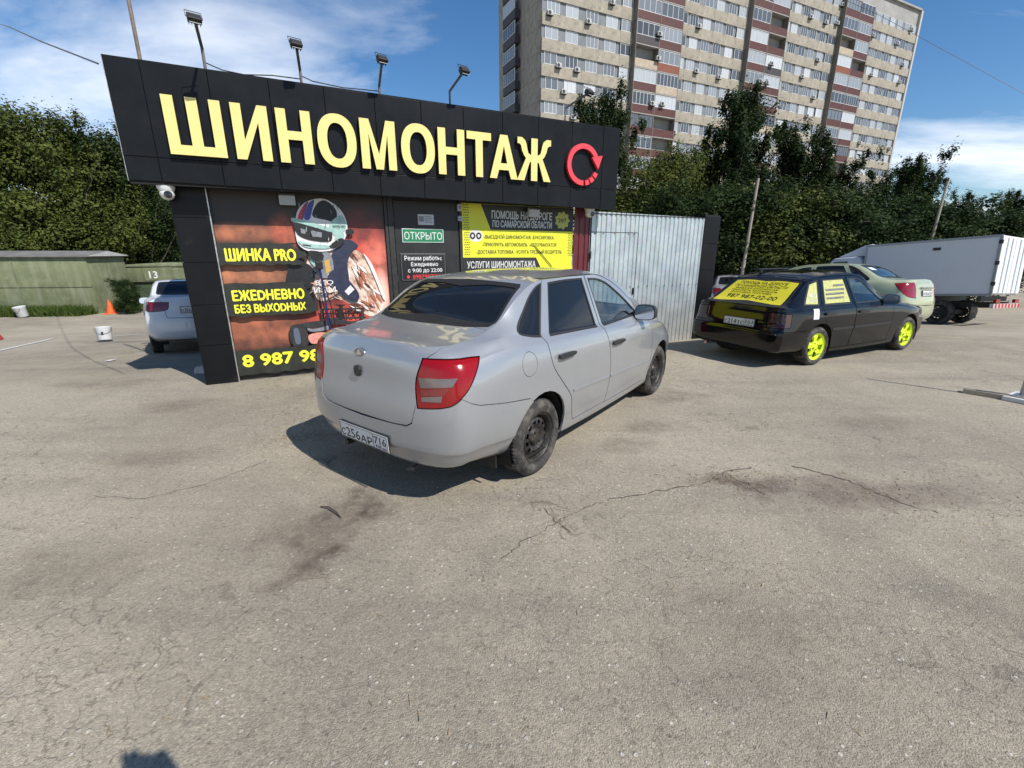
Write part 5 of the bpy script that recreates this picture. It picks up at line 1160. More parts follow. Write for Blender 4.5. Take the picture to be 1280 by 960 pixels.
# ---------------------------------------------------------------- galvanised gate fence
def galv():
    m = bpy.data.materials.new('galvanised_sheet'); m.use_nodes = True; n, l = m.node_tree.nodes, m.node_tree.links; p = n['Principled BSDF']; MATS['galv'] = m
    tc = n.new('ShaderNodeTexCoord'); v = n.new('ShaderNodeTexVoronoi'); v.inputs['Scale'].default_value = 28; l.new(tc.outputs['Object'], v.inputs['Vector'])
    t = n.new('ShaderNodeTexNoise'); t.inputs['Scale'].default_value = 3; t.inputs['Detail'].default_value = 7; l.new(tc.outputs['Object'], t.inputs['Vector'])
    cr = n.new('ShaderNodeValToRGB'); cr.color_ramp.elements[0].color = (.40, .45, .47, 1); cr.color_ramp.elements[1].color = (.60, .66, .67, 1); cr.color_ramp.elements[0].position = .3; cr.color_ramp.elements[1].position = .7; l.new(t.outputs[0], cr.inputs[0])
    mx = n.new('ShaderNodeMixRGB'); mx.blend_type = 'MULTIPLY'; mx.inputs[0].default_value = .12; l.new(cr.outputs[0], mx.inputs[1]); l.new(v.outputs['Color'], mx.inputs[2])
    sp = n.new('ShaderNodeSeparateXYZ'); l.new(tc.outputs['Object'], sp.inputs[0]); mr = n.new('ShaderNodeMapRange'); mr.inputs[1].default_value = .9; mr.inputs[2].default_value = .0; l.new(sp.outputs[2], mr.inputs[0])
    d = n.new('ShaderNodeTexNoise'); d.inputs['Scale'].default_value = 18; d.inputs['Detail'].default_value = 8; l.new(tc.outputs['Object'], d.inputs['Vector']); mu = n.new('ShaderNodeMath'); mu.operation = 'MULTIPLY'; l.new(mr.outputs[0], mu.inputs[0]); l.new(d.outputs[0], mu.inputs[1])
    m2 = n.new('ShaderNodeMixRGB'); l.new(mu.outputs[0], m2.inputs[0]); l.new(mx.outputs[0], m2.inputs[1]); m2.inputs[2].default_value = (.34, .30, .25, 1); l.new(m2.outputs[0], p.inputs['Base Color'])   # mud splashed up from the ground
    p.inputs['Metallic'].default_value = .35; p.inputs['Roughness'].default_value = .40; return m
M_GALV = galv()
fen = shop_thing('corrugated_fence', 'galvanised corrugated metal fence with a cut-in gate right of the shop', 'fence', 0, -.02, 0)
def ftop(x): return 2.272 - .011 * (x - 5.8)
corrugated('fence_sheet', 6.835, 8.435, -.35, 2.2, .105, .016, 0, M_GALV, fen, top=ftop)
corrugated('gate_leaf', 5.808, 6.815, -.35, 1.935, .105, .016, -.004, M_GALV, fen)
corrugated('fence_sheet', 5.808, 6.831, 1.947, 2.26, .105, .016, 0, M_GALV, fen, top=ftop)
for x in (5.79, 6.822, 8.44): MB().box(x - .018, x + .018, .006, .045, -.4, 2.2).build('fence_post', pmat('grey_post', (.2, .21, .22), .6, .4), fen)
for z in (.95, 1.90): MB().box(5.8, 8.44, .008, .04, z, z + .04).build('fence_rail', pmat('grey_post', (.2, .21, .22), .6, .4), fen)
MB().box(5.8, 8.44, -.024, .012, 2.232, 2.244).build('fence_cap', M_DARKMETAL, fen)
for k, x in enumerate((5.87, 6.05, 6.29, 6.60, 6.73)): MB().lathe([(0, -.024), (.010, -.022), (.012, -.016)], 8, 'y', (x, -.004, 1.92)).build('screw', M_DARKMETAL, fen)
for k in range(11): MB().lathe([(0, -.023), (.010, -.021), (.012, -.016)], 8, 'y', (6.30 + .21 * k, -.003, 1.0)).build('screw', M_DARKMETAL, fen)
MB().box(6.775, 6.80, -.05, -.02, .86, .98).build('gate_lock', M_DARKMETAL, fen, bevel=.004)
for z in (.5, 1.5): MB().tube([(5.80, -.03, z), (5.80, -.03, z + .12)], .014, 8).build('gate_hinge', M_DARKMETAL, fen)
bp = shop_thing('black_end_pillar', 'black clad pillar at the right end of the corrugated fence', 'pillar', 8.45, .0, 0)
MB().box(.005, .395, .01, .38, -.5, 2.30).build('core', M_FASCIA2, bp)
for k in range(-1, 5):
    z0, z1 = max(.5 * k - .23 + .003, -.4), min(.5 * k + .267, 2.285)
    MB().box(0, .40, -.006, .009, z0, z1).build('pillar_panel', M_PILLAR, bp, bevel=.002); MB().box(.3955, .41, -.004, .38, z0, z1).build('pillar_panel', M_PILLAR, bp, bevel=.002); MB().box(-.012, .0045, -.004, .38, z0, z1).build('pillar_panel', M_PILLAR, bp, bevel=.002)
# ------------------------------------------------------------------ sixteen-storey panel block: local x along the front, y into the building
TW = thing('apartment_tower', 'tall beige panel apartment block with maroon balconies behind the trees', 'building', (3.83, 67.75, -1.03), R(25.5))
M_PANEL = pmat('beige_concrete_panel', (.322, .290, .228), .85, noise=(.55, .18), dirt=(1.3, (.185, .165, .13), .65, .48), bump=(6, .02))
M_PANEL2 = pmat('grey_concrete', (.30, .29, .27), .85, noise=(.5, .2))
M_DIVIDER = pmat('dark_divider', (.17, .152, .125), .85, noise=(.8, .3))  # darker than the grey concrete, mottled at random
M_INFILL = pmat('grey_infill_board', (.165, .18, .195), .7, noise=(1.2, .2))
M_MAROON = pmat('maroon_balcony_sheet', (.080, .024, .019), .6, noise=(1.5, .25)); M_BALB = pmat('beige_balcony_sheet', (.40, .33, .24), .7, noise=(1.5, .2)); M_BALR = pmat('rust_balcony_sheet', (.20, .065, .035), .7, noise=(1.5, .2)); M_BALK = pmat('dark_balcony_sheet', (.05, .04, .042), .6)
M_FRAME = pmat('white_window_frame', (.62, .63, .62), .5); M_FRAMEB = pmat('brown_window_frame', (.10, .07, .055), .6)
def pane_mat():
    """window glass; base colour stands for curtains and mirrored sky, differing from flat to flat"""
    m = bpy.data.materials.new('flat_window_glass'); m.use_nodes = True; n, l = m.node_tree.nodes, m.node_tree.links; p = n['Principled BSDF']
    oi = n.new('ShaderNodeObjectInfo'); cr = n.new('ShaderNodeValToRGB'); e = cr.color_ramp.elements; e[0].position = 0; e[0].color = (.03, .035, .04, 1); e[1].position = 1; e[1].color = (.62, .64, .64, 1); x = e.new(.35); x.color = (.10, .115, .13, 1); x = e.new(.6); x.color = (.36, .39, .41, 1)  # pale stops paint in sky reflection as well as curtains
    l.new(oi.outputs['Random'], cr.inputs[0]); tc = n.new('ShaderNodeTexCoord'); w = n.new('ShaderNodeTexWave'); w.inputs['Scale'].default_value = 2.2; w.inputs['Distortion'].default_value = 2.5; w.bands_direction = 'X'; l.new(tc.outputs['Object'], w.inputs['Vector'])
    mr = n.new('ShaderNodeMapRange'); mr.inputs[3].default_value = .55; mr.inputs[4].default_value = 1.1; l.new(w.outputs['Fac'], mr.inputs[0]); mx = n.new('ShaderNodeMixRGB'); mx.blend_type = 'MULTIPLY'; mx.inputs[0].default_value = .8; l.new(cr.outputs[0], mx.inputs[1]); l.new(mr.outputs[0], mx.inputs[2]); l.new(mx.outputs[0], p.inputs['Base Color'])
    p.inputs['Roughness'].default_value = .5; p.inputs['Coat Weight'].default_value = 1.0; p.inputs['Coat Roughness'].default_value = .03; return m
M_PANE = pane_mat()
FLATS = [(0, 12.3), (24.4, 34.4), (46.6, 56.6), (69.0, 83.2)]; NARROW = [(12.3, 14.4), (22.7, 24.4), (34.4, 36.6), (44.9, 46.6), (56.6, 59.0), (67.3, 69.0)]; LOG = [(14.4, 18.55), (18.55, 22.7), (36.6, 40.75), (40.75, 44.9), (59.0, 63.15), (63.15, 67.3)]
FH = 2.83; TOPS = [20.83 + 1.03 + FH * k for k in range(-7, 9)]
MB().box(.05, 83.15, .32, 13.35, 0, TOPS[-1] + 2.6).build('core_wall', M_PANEL2, TW)
MB().box(-.1, 83.3, -.1, 13.5, TOPS[-1] + 2.6, TOPS[-1] + 2.9).build('parapet', M_PANEL2, TW)
MB().box(83.2, 83.75, -.12, .6, 0, TOPS[-1] + 2.6).build('corner_pilaster', pmat('pale_pilaster', (.42, .41, .39), .8), TW)
PM, WM = {}, {}
def panel(w, h, d, x, y, z, nm, m, bev=.02):
    k = (round(w, 2), round(h, 2), round(d, 2), m.name)
    if k not in PM: PM[k] = MB().box(.015, w - .015, 0, d, .015, h - .015).mesh(nm); PM[k].materials.append(m)
    return link(nm, PM[k], None, TW, (x, y, z))
def window(w, h, ns, x, y, z, nm='window', fm=None, rot=None):
    fm = fm or M_FRAME; k = (round(w, 2), round(h, 2), ns, fm.name)
    if k not in WM:
        f = MB(); t = .06
        f.box(0, w, -.04, .04, 0, t); f.box(0, w, -.04, .04, h - t, h)
        for i in range(ns + 1): xx = (w - t) * i / ns; f.box(xx, xx + t, -.035, .035, t, h - t)
        a = f.mesh('window'); a.materials.append(fm); g_ = MB().box(.03, w - .03, -.006, .006, .03, h - .03).mesh('pane'); g_.materials.append(M_PANE); WM[k] = (a, g_)
    o = link(nm, WM[k][0], None, TW, (x, y, z), rot); link('pane', WM[k][1], None, o); return o
rt = random.Random(11); rest = MB()
for fi, zt in enumerate(TOPS):
    vis = zt > 8.0                                                                # lower floors stand behind the trees
    for (a, c) in FLATS:
        np_ = 2 if c - a < 13 else 3; pw_ = (c - a) / np_
        for i in range(np_): panel(pw_, FH - 1.40, .34, a + i * pw_, 0, zt - FH, 'facade_panel', M_PANEL)
        panel(c - a, 1.40, .10, a, .20, zt - 1.40, 'infill_band', M_INFILL)
        if vis and not (a == 0 and zt > 36) and not (a == 24.4 and zt > 42):
            for i in range(np_ * 2):
                w = 1.9 if pw_ > 5.5 else 1.6; x = a + (i + .5) * (c - a) / (np_ * 2) - w / 2 + rt.uniform(-.15, .15)
                window(w, 1.36, 3 if rt.random() < .7 else 2, x, .16, zt - 1.38)
    for (a, c) in NARROW:
        panel(c - a, FH - 1.40, .34, a, 0, zt - FH, 'facade_panel', M_PANEL)
        if vis: window(c - a - .3, 1.36, 2, a + .15, .10, zt - 1.38)
    for i, (a, c) in enumerate(LOG):
        panel(c - a, .16, 1.15, a, -.80, zt - FH - .02, 'balcony_slab', M_PANEL2)
        r_ = rt.random(); m = M_MAROON if r_ < .84 else M_BALB if r_ < .92 else M_BALR if r_ < .96 else M_BALK
        if vis: panel(c - a - .06, 1.02, .10, a + .03, -.80, zt - FH + .14, 'balcony_front', m)
        if vis and zt < 46:
            if rt.random() < .86: window(c - a - .1, 1.58, rt.choice((4, 5, 6)), a + .05, -.74, zt - FH + 1.17, 'balcony_window', M_FRAME if rt.random() < .85 else M_FRAMEB)
        if i % 2 == 0: panel(.12, FH, 1.1, a - .06, -.82, zt - FH, 'balcony_divider', M_DIVIDER)
        panel(.12, FH, 1.1, c - .06, -.82, zt - FH, 'balcony_divider', M_DIVIDER)
# shaded end wall with its own balcony stack
for zt in TOPS:
    for y0, y1 in ((0.36, 2.85), (2.85, 5.7), (10.7, 13.3)):
        k = ('e', y0); 
        if k not in PM: PM[k] = MB().box(-.05, .05, y0 + .015, y1 - .015, .015, FH - .015).mesh('facade_panel'); PM[k].materials.append(M_PANEL)
        link('facade_panel', PM[k], None, TW, (-.02, 0, zt - FH))
    if zt > 8 and zt < 40:
        k = ('eb', 0)
        if k not in PM: PM[k] = MB().box(-.85, -.05, 6.2, 10.2, .05, 1.1).mesh('balcony_front'); PM[k].materials.append(M_BALK)
        link('balcony_front', PM[k], None, TW, (0, 0, zt - FH)); window(3.9, 1.5, 5, -.82, 10.15, zt - FH + 1.15, 'balcony_window', M_FRAME, (0, 0, R(-90)))
# air conditioners hung under the windows
acm = None
for k, (x, z) in enumerate([(0.98, 30.62), (6.83, 30.71), (10.48, 33.53), (2.44, 25.08), (5.31, 24.99), (3.35, 22.17), (4.94, 19.31), (18.28, 30.98), (18.35, 28.05), (17.92, 22.31), (19.82, 22.49), (23.36, 19.25), (26.29, 33.59), (26.63, 27.91), (31.47, 27.76), (32.57, 24.88), (50.97, 39.21), (55.02, 39.18), (54.56, 33.58), (51.1, 30.59), (55.03, 27.88), (54.17, 24.88), (39.85, 28.16), (41.56, 28.14), (41.99, 30.9), (58.67, 42.37), (58.1, 39.6), (68.97, 39.6), (70.74, 33.58), (77.1, 39.68), (80.27, 36.69), (80.32, 33.71), (80.75, 42.57), (71.28, 22.1), (81.83, 21.96)]):
    c, s = math.cos(R(25.5)), math.sin(R(25.5)); yy = -.04 if not any(a < x < b for a, b in LOG) else -.84
    o = thing('air_conditioner', 'white air conditioner box hung on the front of the apartment tower', 'air conditioner', (3.83 + x * c - yy * s, 67.75 + x * s + yy * c, z - .3), R(25.5), 'air conditioners on the tower front')
    if acm is None:
        acm = [MB().box(-.38, .38, -.36, -.06, 0, .54).mesh('casing', bevel=.02), MB().lathe([(.21, -.375), (.22, -.36), (.19, -.36), (.17, -.368), (.04, -.37), (0, -.372)], 18, 'y', (-.10, 0, .27)).mesh('fan_grille'), MB().box(-.4, .4, -.40, .02, -.05, 0).mesh('bracket')]
        acm[0].materials.append(pmat('ac_white', (.44, .44, .42), .5)); acm[1].materials.append(M_DARKMETAL); acm[2].materials.append(M_DARKMETAL)
    for nm, me in zip(('casing', 'fan_grille', 'bracket'), acm): link(nm, me, None, o)
# pale block glimpsed through the trees on the left
WB = thing('white_apartment_block', 'white apartment block glimpsed through the trees at far left', 'building', (-92, 62, -1.03), R(-40))
MB().box(0, 60, 0, 12, 0, 26).build('wall', pmat('white_render', (.62, .63, .64), .8, noise=(.4, .06)), WB)
wf = MB().box(0, 1.8, -.08, .04, 0, 1.5).mesh('window'); wf.materials.append(M_FRAME); wp = MB().box(.12, 1.68, -.1, -.081, .12, 1.38).mesh('pane'); wp.materials.append(M_PANE)
for i in range(16):
    for j in range(8): o = link('window', wf, None, WB, (1.5 + i * 3.6, 0, 1.6 + j * 3.0)); link('pane', wp, None, o)
MB().box(-.4, 60.4, -.4, 12.4, 26, 26.6).build('roof', M_PANEL2, WB)
# ------------------------------------------------------------------ trees
def leaf_mat(name, c0, c1, c2):
    m = bpy.data.materials.new(name); m.use_nodes = True; n, l = m.node_tree.nodes, m.node_tree.links; n.clear()
    out = n.new('ShaderNodeOutputMaterial'); tc = n.new('ShaderNodeTexCoord'); t = n.new('ShaderNodeTexNoise'); t.inputs['Scale'].default_value = .9; t.inputs['Detail'].default_value = 4; l.new(tc.outputs['Object'], t.inputs['Vector'])
    t2 = n.new('ShaderNodeTexNoise'); t2.inputs['Scale'].default_value = 9; l.new(tc.outputs['Object'], t2.inputs['Vector']); ad = n.new('ShaderNodeMath'); ad.operation = 'MULTIPLY_ADD'; ad.inputs[1].default_value = .5; l.new(t2.outputs[0], ad.inputs[0]); l.new(t.outputs[0], ad.inputs[2])
    cr = n.new('ShaderNodeValToRGB'); e = cr.color_ramp.elements; e[0].position = .52; e[0].color = (*c0, 1); e[1].position = .98; e[1].color = (*c2, 1); x = e.new(.74); x.color = (*c1, 1); l.new(ad.outputs[0], cr.inputs[0])
    p = n.new('ShaderNodeBsdfPrincipled'); p.inputs['Roughness'].default_value = .6; p.inputs['Specular IOR Level'].default_value = .12; l.new(cr.outputs[0], p.inputs['Base Color'])
    tr = n.new('ShaderNodeBsdfTranslucent'); l.new(cr.outputs[0], tr.inputs[0]); mx = n.new('ShaderNodeMixShader'); mx.inputs[0].default_value = .28; l.new(p.outputs[0], mx.inputs[1]); l.new(tr.outputs[0], mx.inputs[2]); l.new(mx.outputs[0], out.inputs[0]); return m
M_LEAF = [leaf_mat('leaf_dark', (.012, .024, .008), (.025, .045, .013), (.054, .078, .024)), leaf_mat('leaf_mid', (.034, .050, .011), (.072, .096, .021), (.14, .155, .040)), leaf_mat('leaf_yellowish', (.045, .06, .012), (.085, .105, .022), (.13, .135, .035))]
M_BARK = pmat('tree_bark', (.095, .078, .060), .95, noise=(5, .4), bump=(14, .02))
def tree_meshes(seed, H, Rr, habit, nleaf, ls, low=.06):
    """habit 'round': broad crown, 'upright': poplar with steep feathered limbs. Returns trunk mesh, crown mesh (unit metres)"""
    rng = np.random.default_rng(seed); rr = random.Random(seed); tm = MB(); tips = []
    lean = (rr.uniform(-.04, .04), rr.uniform(-.04, .04)); base = max(.10, H * .018)
    tr = [(lean[0] * z + .06 * math.sin(z * 1.3 + seed), lean[1] * z, z) for z in np.linspace(-.3, H * .9, 9)]
    tm.tube(tr, [base * (1 - .9 * i / 8) for i in range(9)], 8)
    nb = 34 if habit == 'round' else 30
    for i in range(nb):
        f = low + (.86 - low) * (i + rr.random()) / nb; z = H * f; a = rr.uniform(0, 6.283); 
        if habit == 'round': L = Rr * (1.05 * math.sin(math.pi * min(1, .16 + f * .86)) ** .7) * rr.uniform(.7, 1.15); el = R(rr.uniform(8, 48))
        else: L = Rr * (1.7 * (1 - f) ** .5 + .45) * rr.uniform(.7, 1.25); el = R(rr.uniform(55, 78))
        o = Vector((lean[0] * z, lean[1] * z, z)); d = Vector((math.cos(a) * math.cos(el), math.sin(a) * math.cos(el), math.sin(el))); pts = [o]; cur = o
        for k in range(5): d = (d + Vector((rr.uniform(-.25, .25), rr.uniform(-.25, .25), rr.uniform(-.05, .22)))).normalized(); cur = cur + d * L / 5; pts.append(cur)
        tm.tube(pts, [max(.012, base * .42 * (1 - f * .6) * (1 - k / 5.6)) for k in range(6)], 5)
        for k in range(1, 6):
            for _ in range(1 if habit == 'round' else 2):
                t = rr.random(); q = pts[k - 1].lerp(pts[k], t); dd = (Vector((rr.gauss(0, 1), rr.gauss(0, 1), rr.gauss(.25 if habit == 'round' else .8, .6)))).normalized(); ll = Rr * rr.uniform(.10, .28); e = q + dd * ll
                if rr.random() < .6: tm.tube([q, e], [.018, .006], 3, False)
                tips.append((e, ll * (.95 if habit == 'round' else .55)))
                if rr.random() < .5: tips.append((q.lerp(e, .4), ll * .5))
    if habit != 'round': tips += [(Vector((lean[0] * H * f + rr.gauss(0, .32), lean[1] * H * f + rr.gauss(0, .32), H * f)), .42) for f in np.linspace(.35, .93, 46)]; tips += [(Vector((lean[0] * H, lean[1] * H, H * f)), .25) for f in np.linspace(.75, 1.0, 8)]
    else: tips += [(Vector((rr.gauss(0, .5), rr.gauss(0, .5), H * f)), .5) for f in np.linspace(.75, .97, 10)]
    T = np.array([tuple(t[0]) for t in tips]); S = np.array([max(.16, t[1]) for t in tips]); idx = rng.integers(0, len(T), nleaf)
    wgt = rng.normal(0, 1, (nleaf, 3)); c = T[idx] + wgt * S[idx][:, None] * np.array([.62, .62, .5] if habit == 'round' else [.42, .42, .9]); c[:, 2] = np.maximum(c[:, 2], .15)
    nrm = rng.normal(0, 1, (nleaf, 3)); nrm[:, 2] = np.abs(nrm[:, 2]) + .35; nrm *= .55; wn_ = wgt / (np.linalg.norm(wgt, axis=1, keepdims=True) + 1e-6); nrm += 1.15 * wn_; out = c - np.array([0, 0, H * .45]); nrm += .35 * out / (np.linalg.norm(out, axis=1, keepdims=True) + 1e-6); nrm /= np.linalg.norm(nrm, axis=1, keepdims=True)
    u = np.cross(nrm, rng.normal(0, 1, (nleaf, 3))); u /= np.linalg.norm(u, axis=1, keepdims=True); w = np.cross(nrm, u); s = (ls * rng.uniform(.6, 1.35, nleaf))[:, None]
    V = np.stack([c - u * s * .6, c - w * s * .36, c + u * s * .6 - nrm * s * .12, c + w * s * .36], 1).reshape(-1, 3)
    me = bpy.data.meshes.new('crown'); me.vertices.add(len(V)); me.vertices.foreach_set('co', V.ravel()); me.loops.add(nleaf * 4); me.loops.foreach_set('vertex_index', np.arange(nleaf * 4)); me.polygons.add(nleaf); me.polygons.foreach_set('loop_start', np.arange(0, nleaf * 4, 4)); me.polygons.foreach_set('loop_total', np.full(nleaf, 4)); me.update(); me.validate()
    me['top'] = float(np.percentile(V[:, 2], 99.6))
    return tm.mesh('trunk', True, 60), me
KINDS = {}
for nm, args in dict(r1=(3, 8.5, 3.4, 'round', 36000, .115, .10), r2=(4, 8.5, 3.6, 'round', 36000, .12, .10), r3=(9, 6.0, 2.8, 'round', 30000, .115, .02), u1=(5, 11, 2.3, 'upright', 44000, .125, .04), u2=(6, 11, 2.6, 'upright', 44000, .125, .04), u3=(7, 10, 2.9, 'upright', 44000, .13, .03)).items(): KINDS[nm] = tree_meshes(*args)
CR = {}
def tree(kind, x, y, h, sx, leaf, rz, label, lean=0.0, group='trees behind the car park'):
    tm, cm = KINDS[kind]; H0 = cm['top']
    if (kind, leaf) not in CR: c = cm.copy(); c.materials.append(M_LEAF[leaf]); CR[(kind, leaf)] = c
    if not tm.materials: tm.materials.append(M_BARK)
    z = gz(x, y); o = thing('tree', label, 'tree', (x, y, z - .05), R(rz), group); k = (h - z) / H0; o.scale = (sx * k, sx * k, k); o.rotation_euler = (0, R(lean), R(rz))
    link('trunk', tm, None, o); link('crown', CR[(kind, leaf)], None, o); return o
def at(px, d):                                                                     # ground spot on a bearing
    b = math.atan((px - 640) / 587.2); return d * math.sin(b), d * math.cos(b)
for kind, px, d, h, sx, lf, rz, lb, ln in [
    ('r1', 91, 35, 8.46, 1.00, 1, 20, 'leafy green tree at the far left above the long green garage', 0), ('r2', 20, 36, 8.52, 1.10, 1, 80, 'leafy tree cut by the left edge of the picture', 0), ('u2', 134, 34, 8.00, 1.10, 1, 150, 'tree with a pointed crown above the green garage roof', 3), ('u1', 155, 35, 7.40, 1.20, 0, 210, 'dark tree standing left of the shop fascia corner', 0), ('u3', 180, 34.5, 8.10, 1.10, 0, 60, 'dark tree partly covered by the left end of the fascia', 0), ('r2', 213, 38, 8.00, 1.10, 1, 300, 'leafy tree behind the numbered green skip', 0), ('r1', 264, 40, 8.00, 1.10, 0, 120, 'dark tree hidden behind the black pillar', 0), ('r3', 39, 34, 4.10, 1.30, 1, 10, 'low leafy tree just behind the green garage', 0), ('r3', 121, 34, 4.20, 1.20, 2, 70, 'low yellowish tree behind the garage gable', 0), ('r3', 199, 36.5, 3.70, 1.20, 0, 200, 'low dark tree right of the garage gable', 0),
    ('u1', 736, 30, 10.20, 0.94, 0, 30, 'slim upright poplar rising just right of the fascia', 0), ('u2', 761, 31, 10.60, 0.94, 0, 100, 'tall slim poplar beside the tower balconies', 2), ('r3', 785, 27, 5.14, 1.20, 2, 10, 'low yellowish tree above the corrugated fence', 0), ('r2', 827, 28, 6.90, 1.04, 1, 50, 'broad mid green tree above the fence end', 0), ('u3', 865, 30, 7.70, 1.10, 0, 160, 'dark tree between the broad tree and the tallest poplar', 0), ('u2', 902, 30, 9.85, 1.05, 0, 250, 'tallest dark poplar in front of the tower', 3), ('u1', 965, 31, 8.30, 1.21, 0, 20, 'wide dark poplar right of the tallest one', 4), ('u3', 1006, 32, 7.40, 1.10, 0, 310, 'dark poplar behind the wooden pole', 3), ('u2', 1046, 33, 5.10, 1.21, 0, 75, 'shorter poplar in the dip of the tree row', 0), ('u3', 1087, 34, 5.90, 1.10, 0, 190, 'poplar touching the right edge of the tower', 3), ('u1', 1125, 35, 6.20, 1.26, 0, 40, 'poplar right of the tower corner', 5), ('u2', 1150, 36, 6.80, 1.21, 0, 140, 'wind-swept poplar with the highest top right of the tower', 8), ('u3', 1205, 40, 4.90, 1.21, 0, 280, 'low poplar above the box truck', 0), ('u1', 1253, 46, 5.40, 1.32, 0, 90, 'poplar cut by the right edge of the picture', 0), ('u2', 1305, 46, 5.60, 1.32, 0, 0, 'poplar just outside the right edge', 0),
    ('r3', 853, 24.5, 4.51, 1.20, 0, 40, 'low dark tree beside the black end pillar', 0), ('r3', 905, 24, 4.51, 1.30, 0, 130, 'low dark tree left of the wooden pole foot', 0), ('r3', 964, 25, 4.41, 1.30, 1, 220, 'low tree right of the wooden pole foot', 0), ('r3', 1027, 26, 4.20, 1.30, 0, 300, 'low dark tree behind the black hatchback', 0), ('r3', 1087, 28, 4.09, 1.40, 0, 20, 'low dark tree behind the pale green sedan', 0), ('r3', 1151, 30, 3.89, 1.40, 0, 110, 'low dark tree behind the truck box', 0), ('r3', 1222, 34, 3.67, 1.50, 0, 190, 'low dark tree above the rear of the truck', 0)]:
    x, y = at(px, d); tree(kind, x, y, h, sx, lf, rz, lb, ln)
# roadside grass, bush
def blades(n, seed, area, h, col):
    rng = np.random.default_rng(seed); rr = random.Random(seed); m = MB()
    for _ in range(n):
        x, y = area(rr); z = gz(x, y); a = rr.uniform(0, 6.28); w = rr.uniform(.012, .03); hh = h * rr.uniform(.4, 1.2); bx, by = rr.gauss(0, .3) * hh, rr.gauss(0, .3) * hh
        m.add([(x - math.cos(a) * w, y - math.sin(a) * w, z), (x + math.cos(a) * w, y + math.sin(a) * w, z), (x + bx * .5 + math.cos(a) * w * .6, y + by * .5, z + hh * .65), (x + bx, y + by, z + hh)], [(0, 1, 2), (0, 2, 3)])
    o = m.build('grass', col, None); tag(o, kind='stuff'); return o
def verge(r):
    x = -31 + 18 * r.random(); y = 20.05 + .105 * (x + 18.35) - .85 * r.random() ** 1.3 if x < -18.35 else 20.65 + .33 * (x + 18.35) + 1.2 * r.random(); return x, y
blades(12000, 21, verge, .42, leaf_mat('grass_green', (.03, .055, .012), (.06, .10, .02), (.12, .14, .04)))
tag(C.objects['grass'], 'strip of rough green grass along the green garage', None, None, 'stuff')
bx_, by_ = at(144, 26.2); o = tree('r3', bx_, by_, .55, 1.0, 0, 33, 'small dark bush growing in the grass behind the traffic cone', 0, None); o['category'] = 'bush'; o.name = 'bush'
# ------------------------------------------------------------------ left background: garage, skip, cone, canisters
M_GREENPAINT = pmat('faded_green_paint', (.150, .172, .088), .75, noise=(1.3, .22), dirt=(2.6, (.22, .235, .15), .6, .5), bump=(2.5, .03))
def streaky(m):
    n, l = m.node_tree.nodes, m.node_tree.links; p = n['Principled BSDF']; tc = n.new('ShaderNodeTexCoord'); mp = n.new('ShaderNodeMapping'); mp.inputs['Scale'].default_value = (2.4, 2.4, .35); l.new(tc.outputs['Object'], mp.inputs[0])
    t = n.new('ShaderNodeTexNoise'); t.inputs['Scale'].default_value = 1.6; t.inputs['Detail'].default_value = 6; l.new(mp.outputs[0], t.inputs['Vector']); cr = n.new('ShaderNodeValToRGB'); cr.color_ramp.elements[0].position = .48; cr.color_ramp.elements[1].position = .72; cr.color_ramp.elements[1].color = (.5, .5, .5, 1); l.new(t.outputs[0], cr.inputs[0])
    src = p.inputs['Base Color'].links[0].from_socket; mx = n.new('ShaderNodeMixRGB'); mx.inputs[2].default_value = (.27, .28, .20, 1); l.new(cr.outputs[0], mx.inputs[0]); l.new(src, mx.inputs[1]); l.new(mx.outputs[0], p.inputs['Base Color'])
streaky(M_GREENPAINT)
GA = Vector((-18.35, 20.1, -1.05))
ga = thing('green_garage', 'long faded green metal garage with a low grey roof beyond the grass', 'garage', GA, R(186))     # local x runs left in the picture, y towards the viewer
MB().box(0, 14, -2.3, 0, 0, 2.45).build('wall', M_GREENPAINT, ga, bevel=.02)
MB().prism([(.12, 2.44), (-2.42, 2.44), (-2.42, 2.50), (-1.15, 2.70), (.12, 2.50)], -.15, 14.1, 'x').build('roof', pmat('grey_roof_sheet', (.16, .155, .15), .8, noise=(2, .3)), ga)
MB().prism([(.10, 2.47), (-2.40, 2.47), (-1.15, 2.685)], -.18, -.151, 'x').build('gable', pmat('pale_gable', (.42, .42, .41), .7, noise=(3, .15)), ga)
for z in (1.18,): MB().box(-.01, 14, .0, .025, z, z + .03).build('weld_seam', M_GREENPAINT, ga)
for x in (2.9, 5.8, 8.7): MB().box(x, x + .04, .0, .02, .05, 2.4).build('wall_rib', M_GREENPAINT, ga)
sx0, sy0 = at(152, 30.5)
sk = thing('green_skip', 'green steel skip numbered 13 behind the white sedan', 'skip', (sx0, sy0, gz(sx0, sy0)), R(14))
MB().prism([(.0, 1.15), (4.6, 1.15), (4.6, 1.95), (4.0, 2.02), (1.4, 2.10), (.0, 2.02)], 0, 1.7, 'y').build('upper_body', M_GREENPAINT, sk, bevel=.02)
MB().prism([(.35, .2), (3.9, .2), (4.5, 1.15), (.15, 1.15)], .12, 1.6, 'y').build('lower_body', pmat('darker_green_steel', (.06, .085, .045), .8, noise=(2, .3)), sk)
MB().box(-.05, 4.7, -.05, .0, 1.92, 2.0).build('rim', M_GREENPAINT, sk)
MB().prism([(.75, 1.22), (1.95, 1.22), (2.05, 1.88), (.72, 1.86)], -.03, 0, 'y').build('number_panel', M_GREENPAINT, sk)
link('lettering', text_mesh('lettering', '13', .36, 0, .36, .03), M_PRINTWHITE, sk, (.98, -.035, 1.34))
cone = thing('traffic_cone', 'orange traffic cone standing by the grass verge', 'cone', (-17.75, 20.05, gz(-17.75, 20.05)), .3)
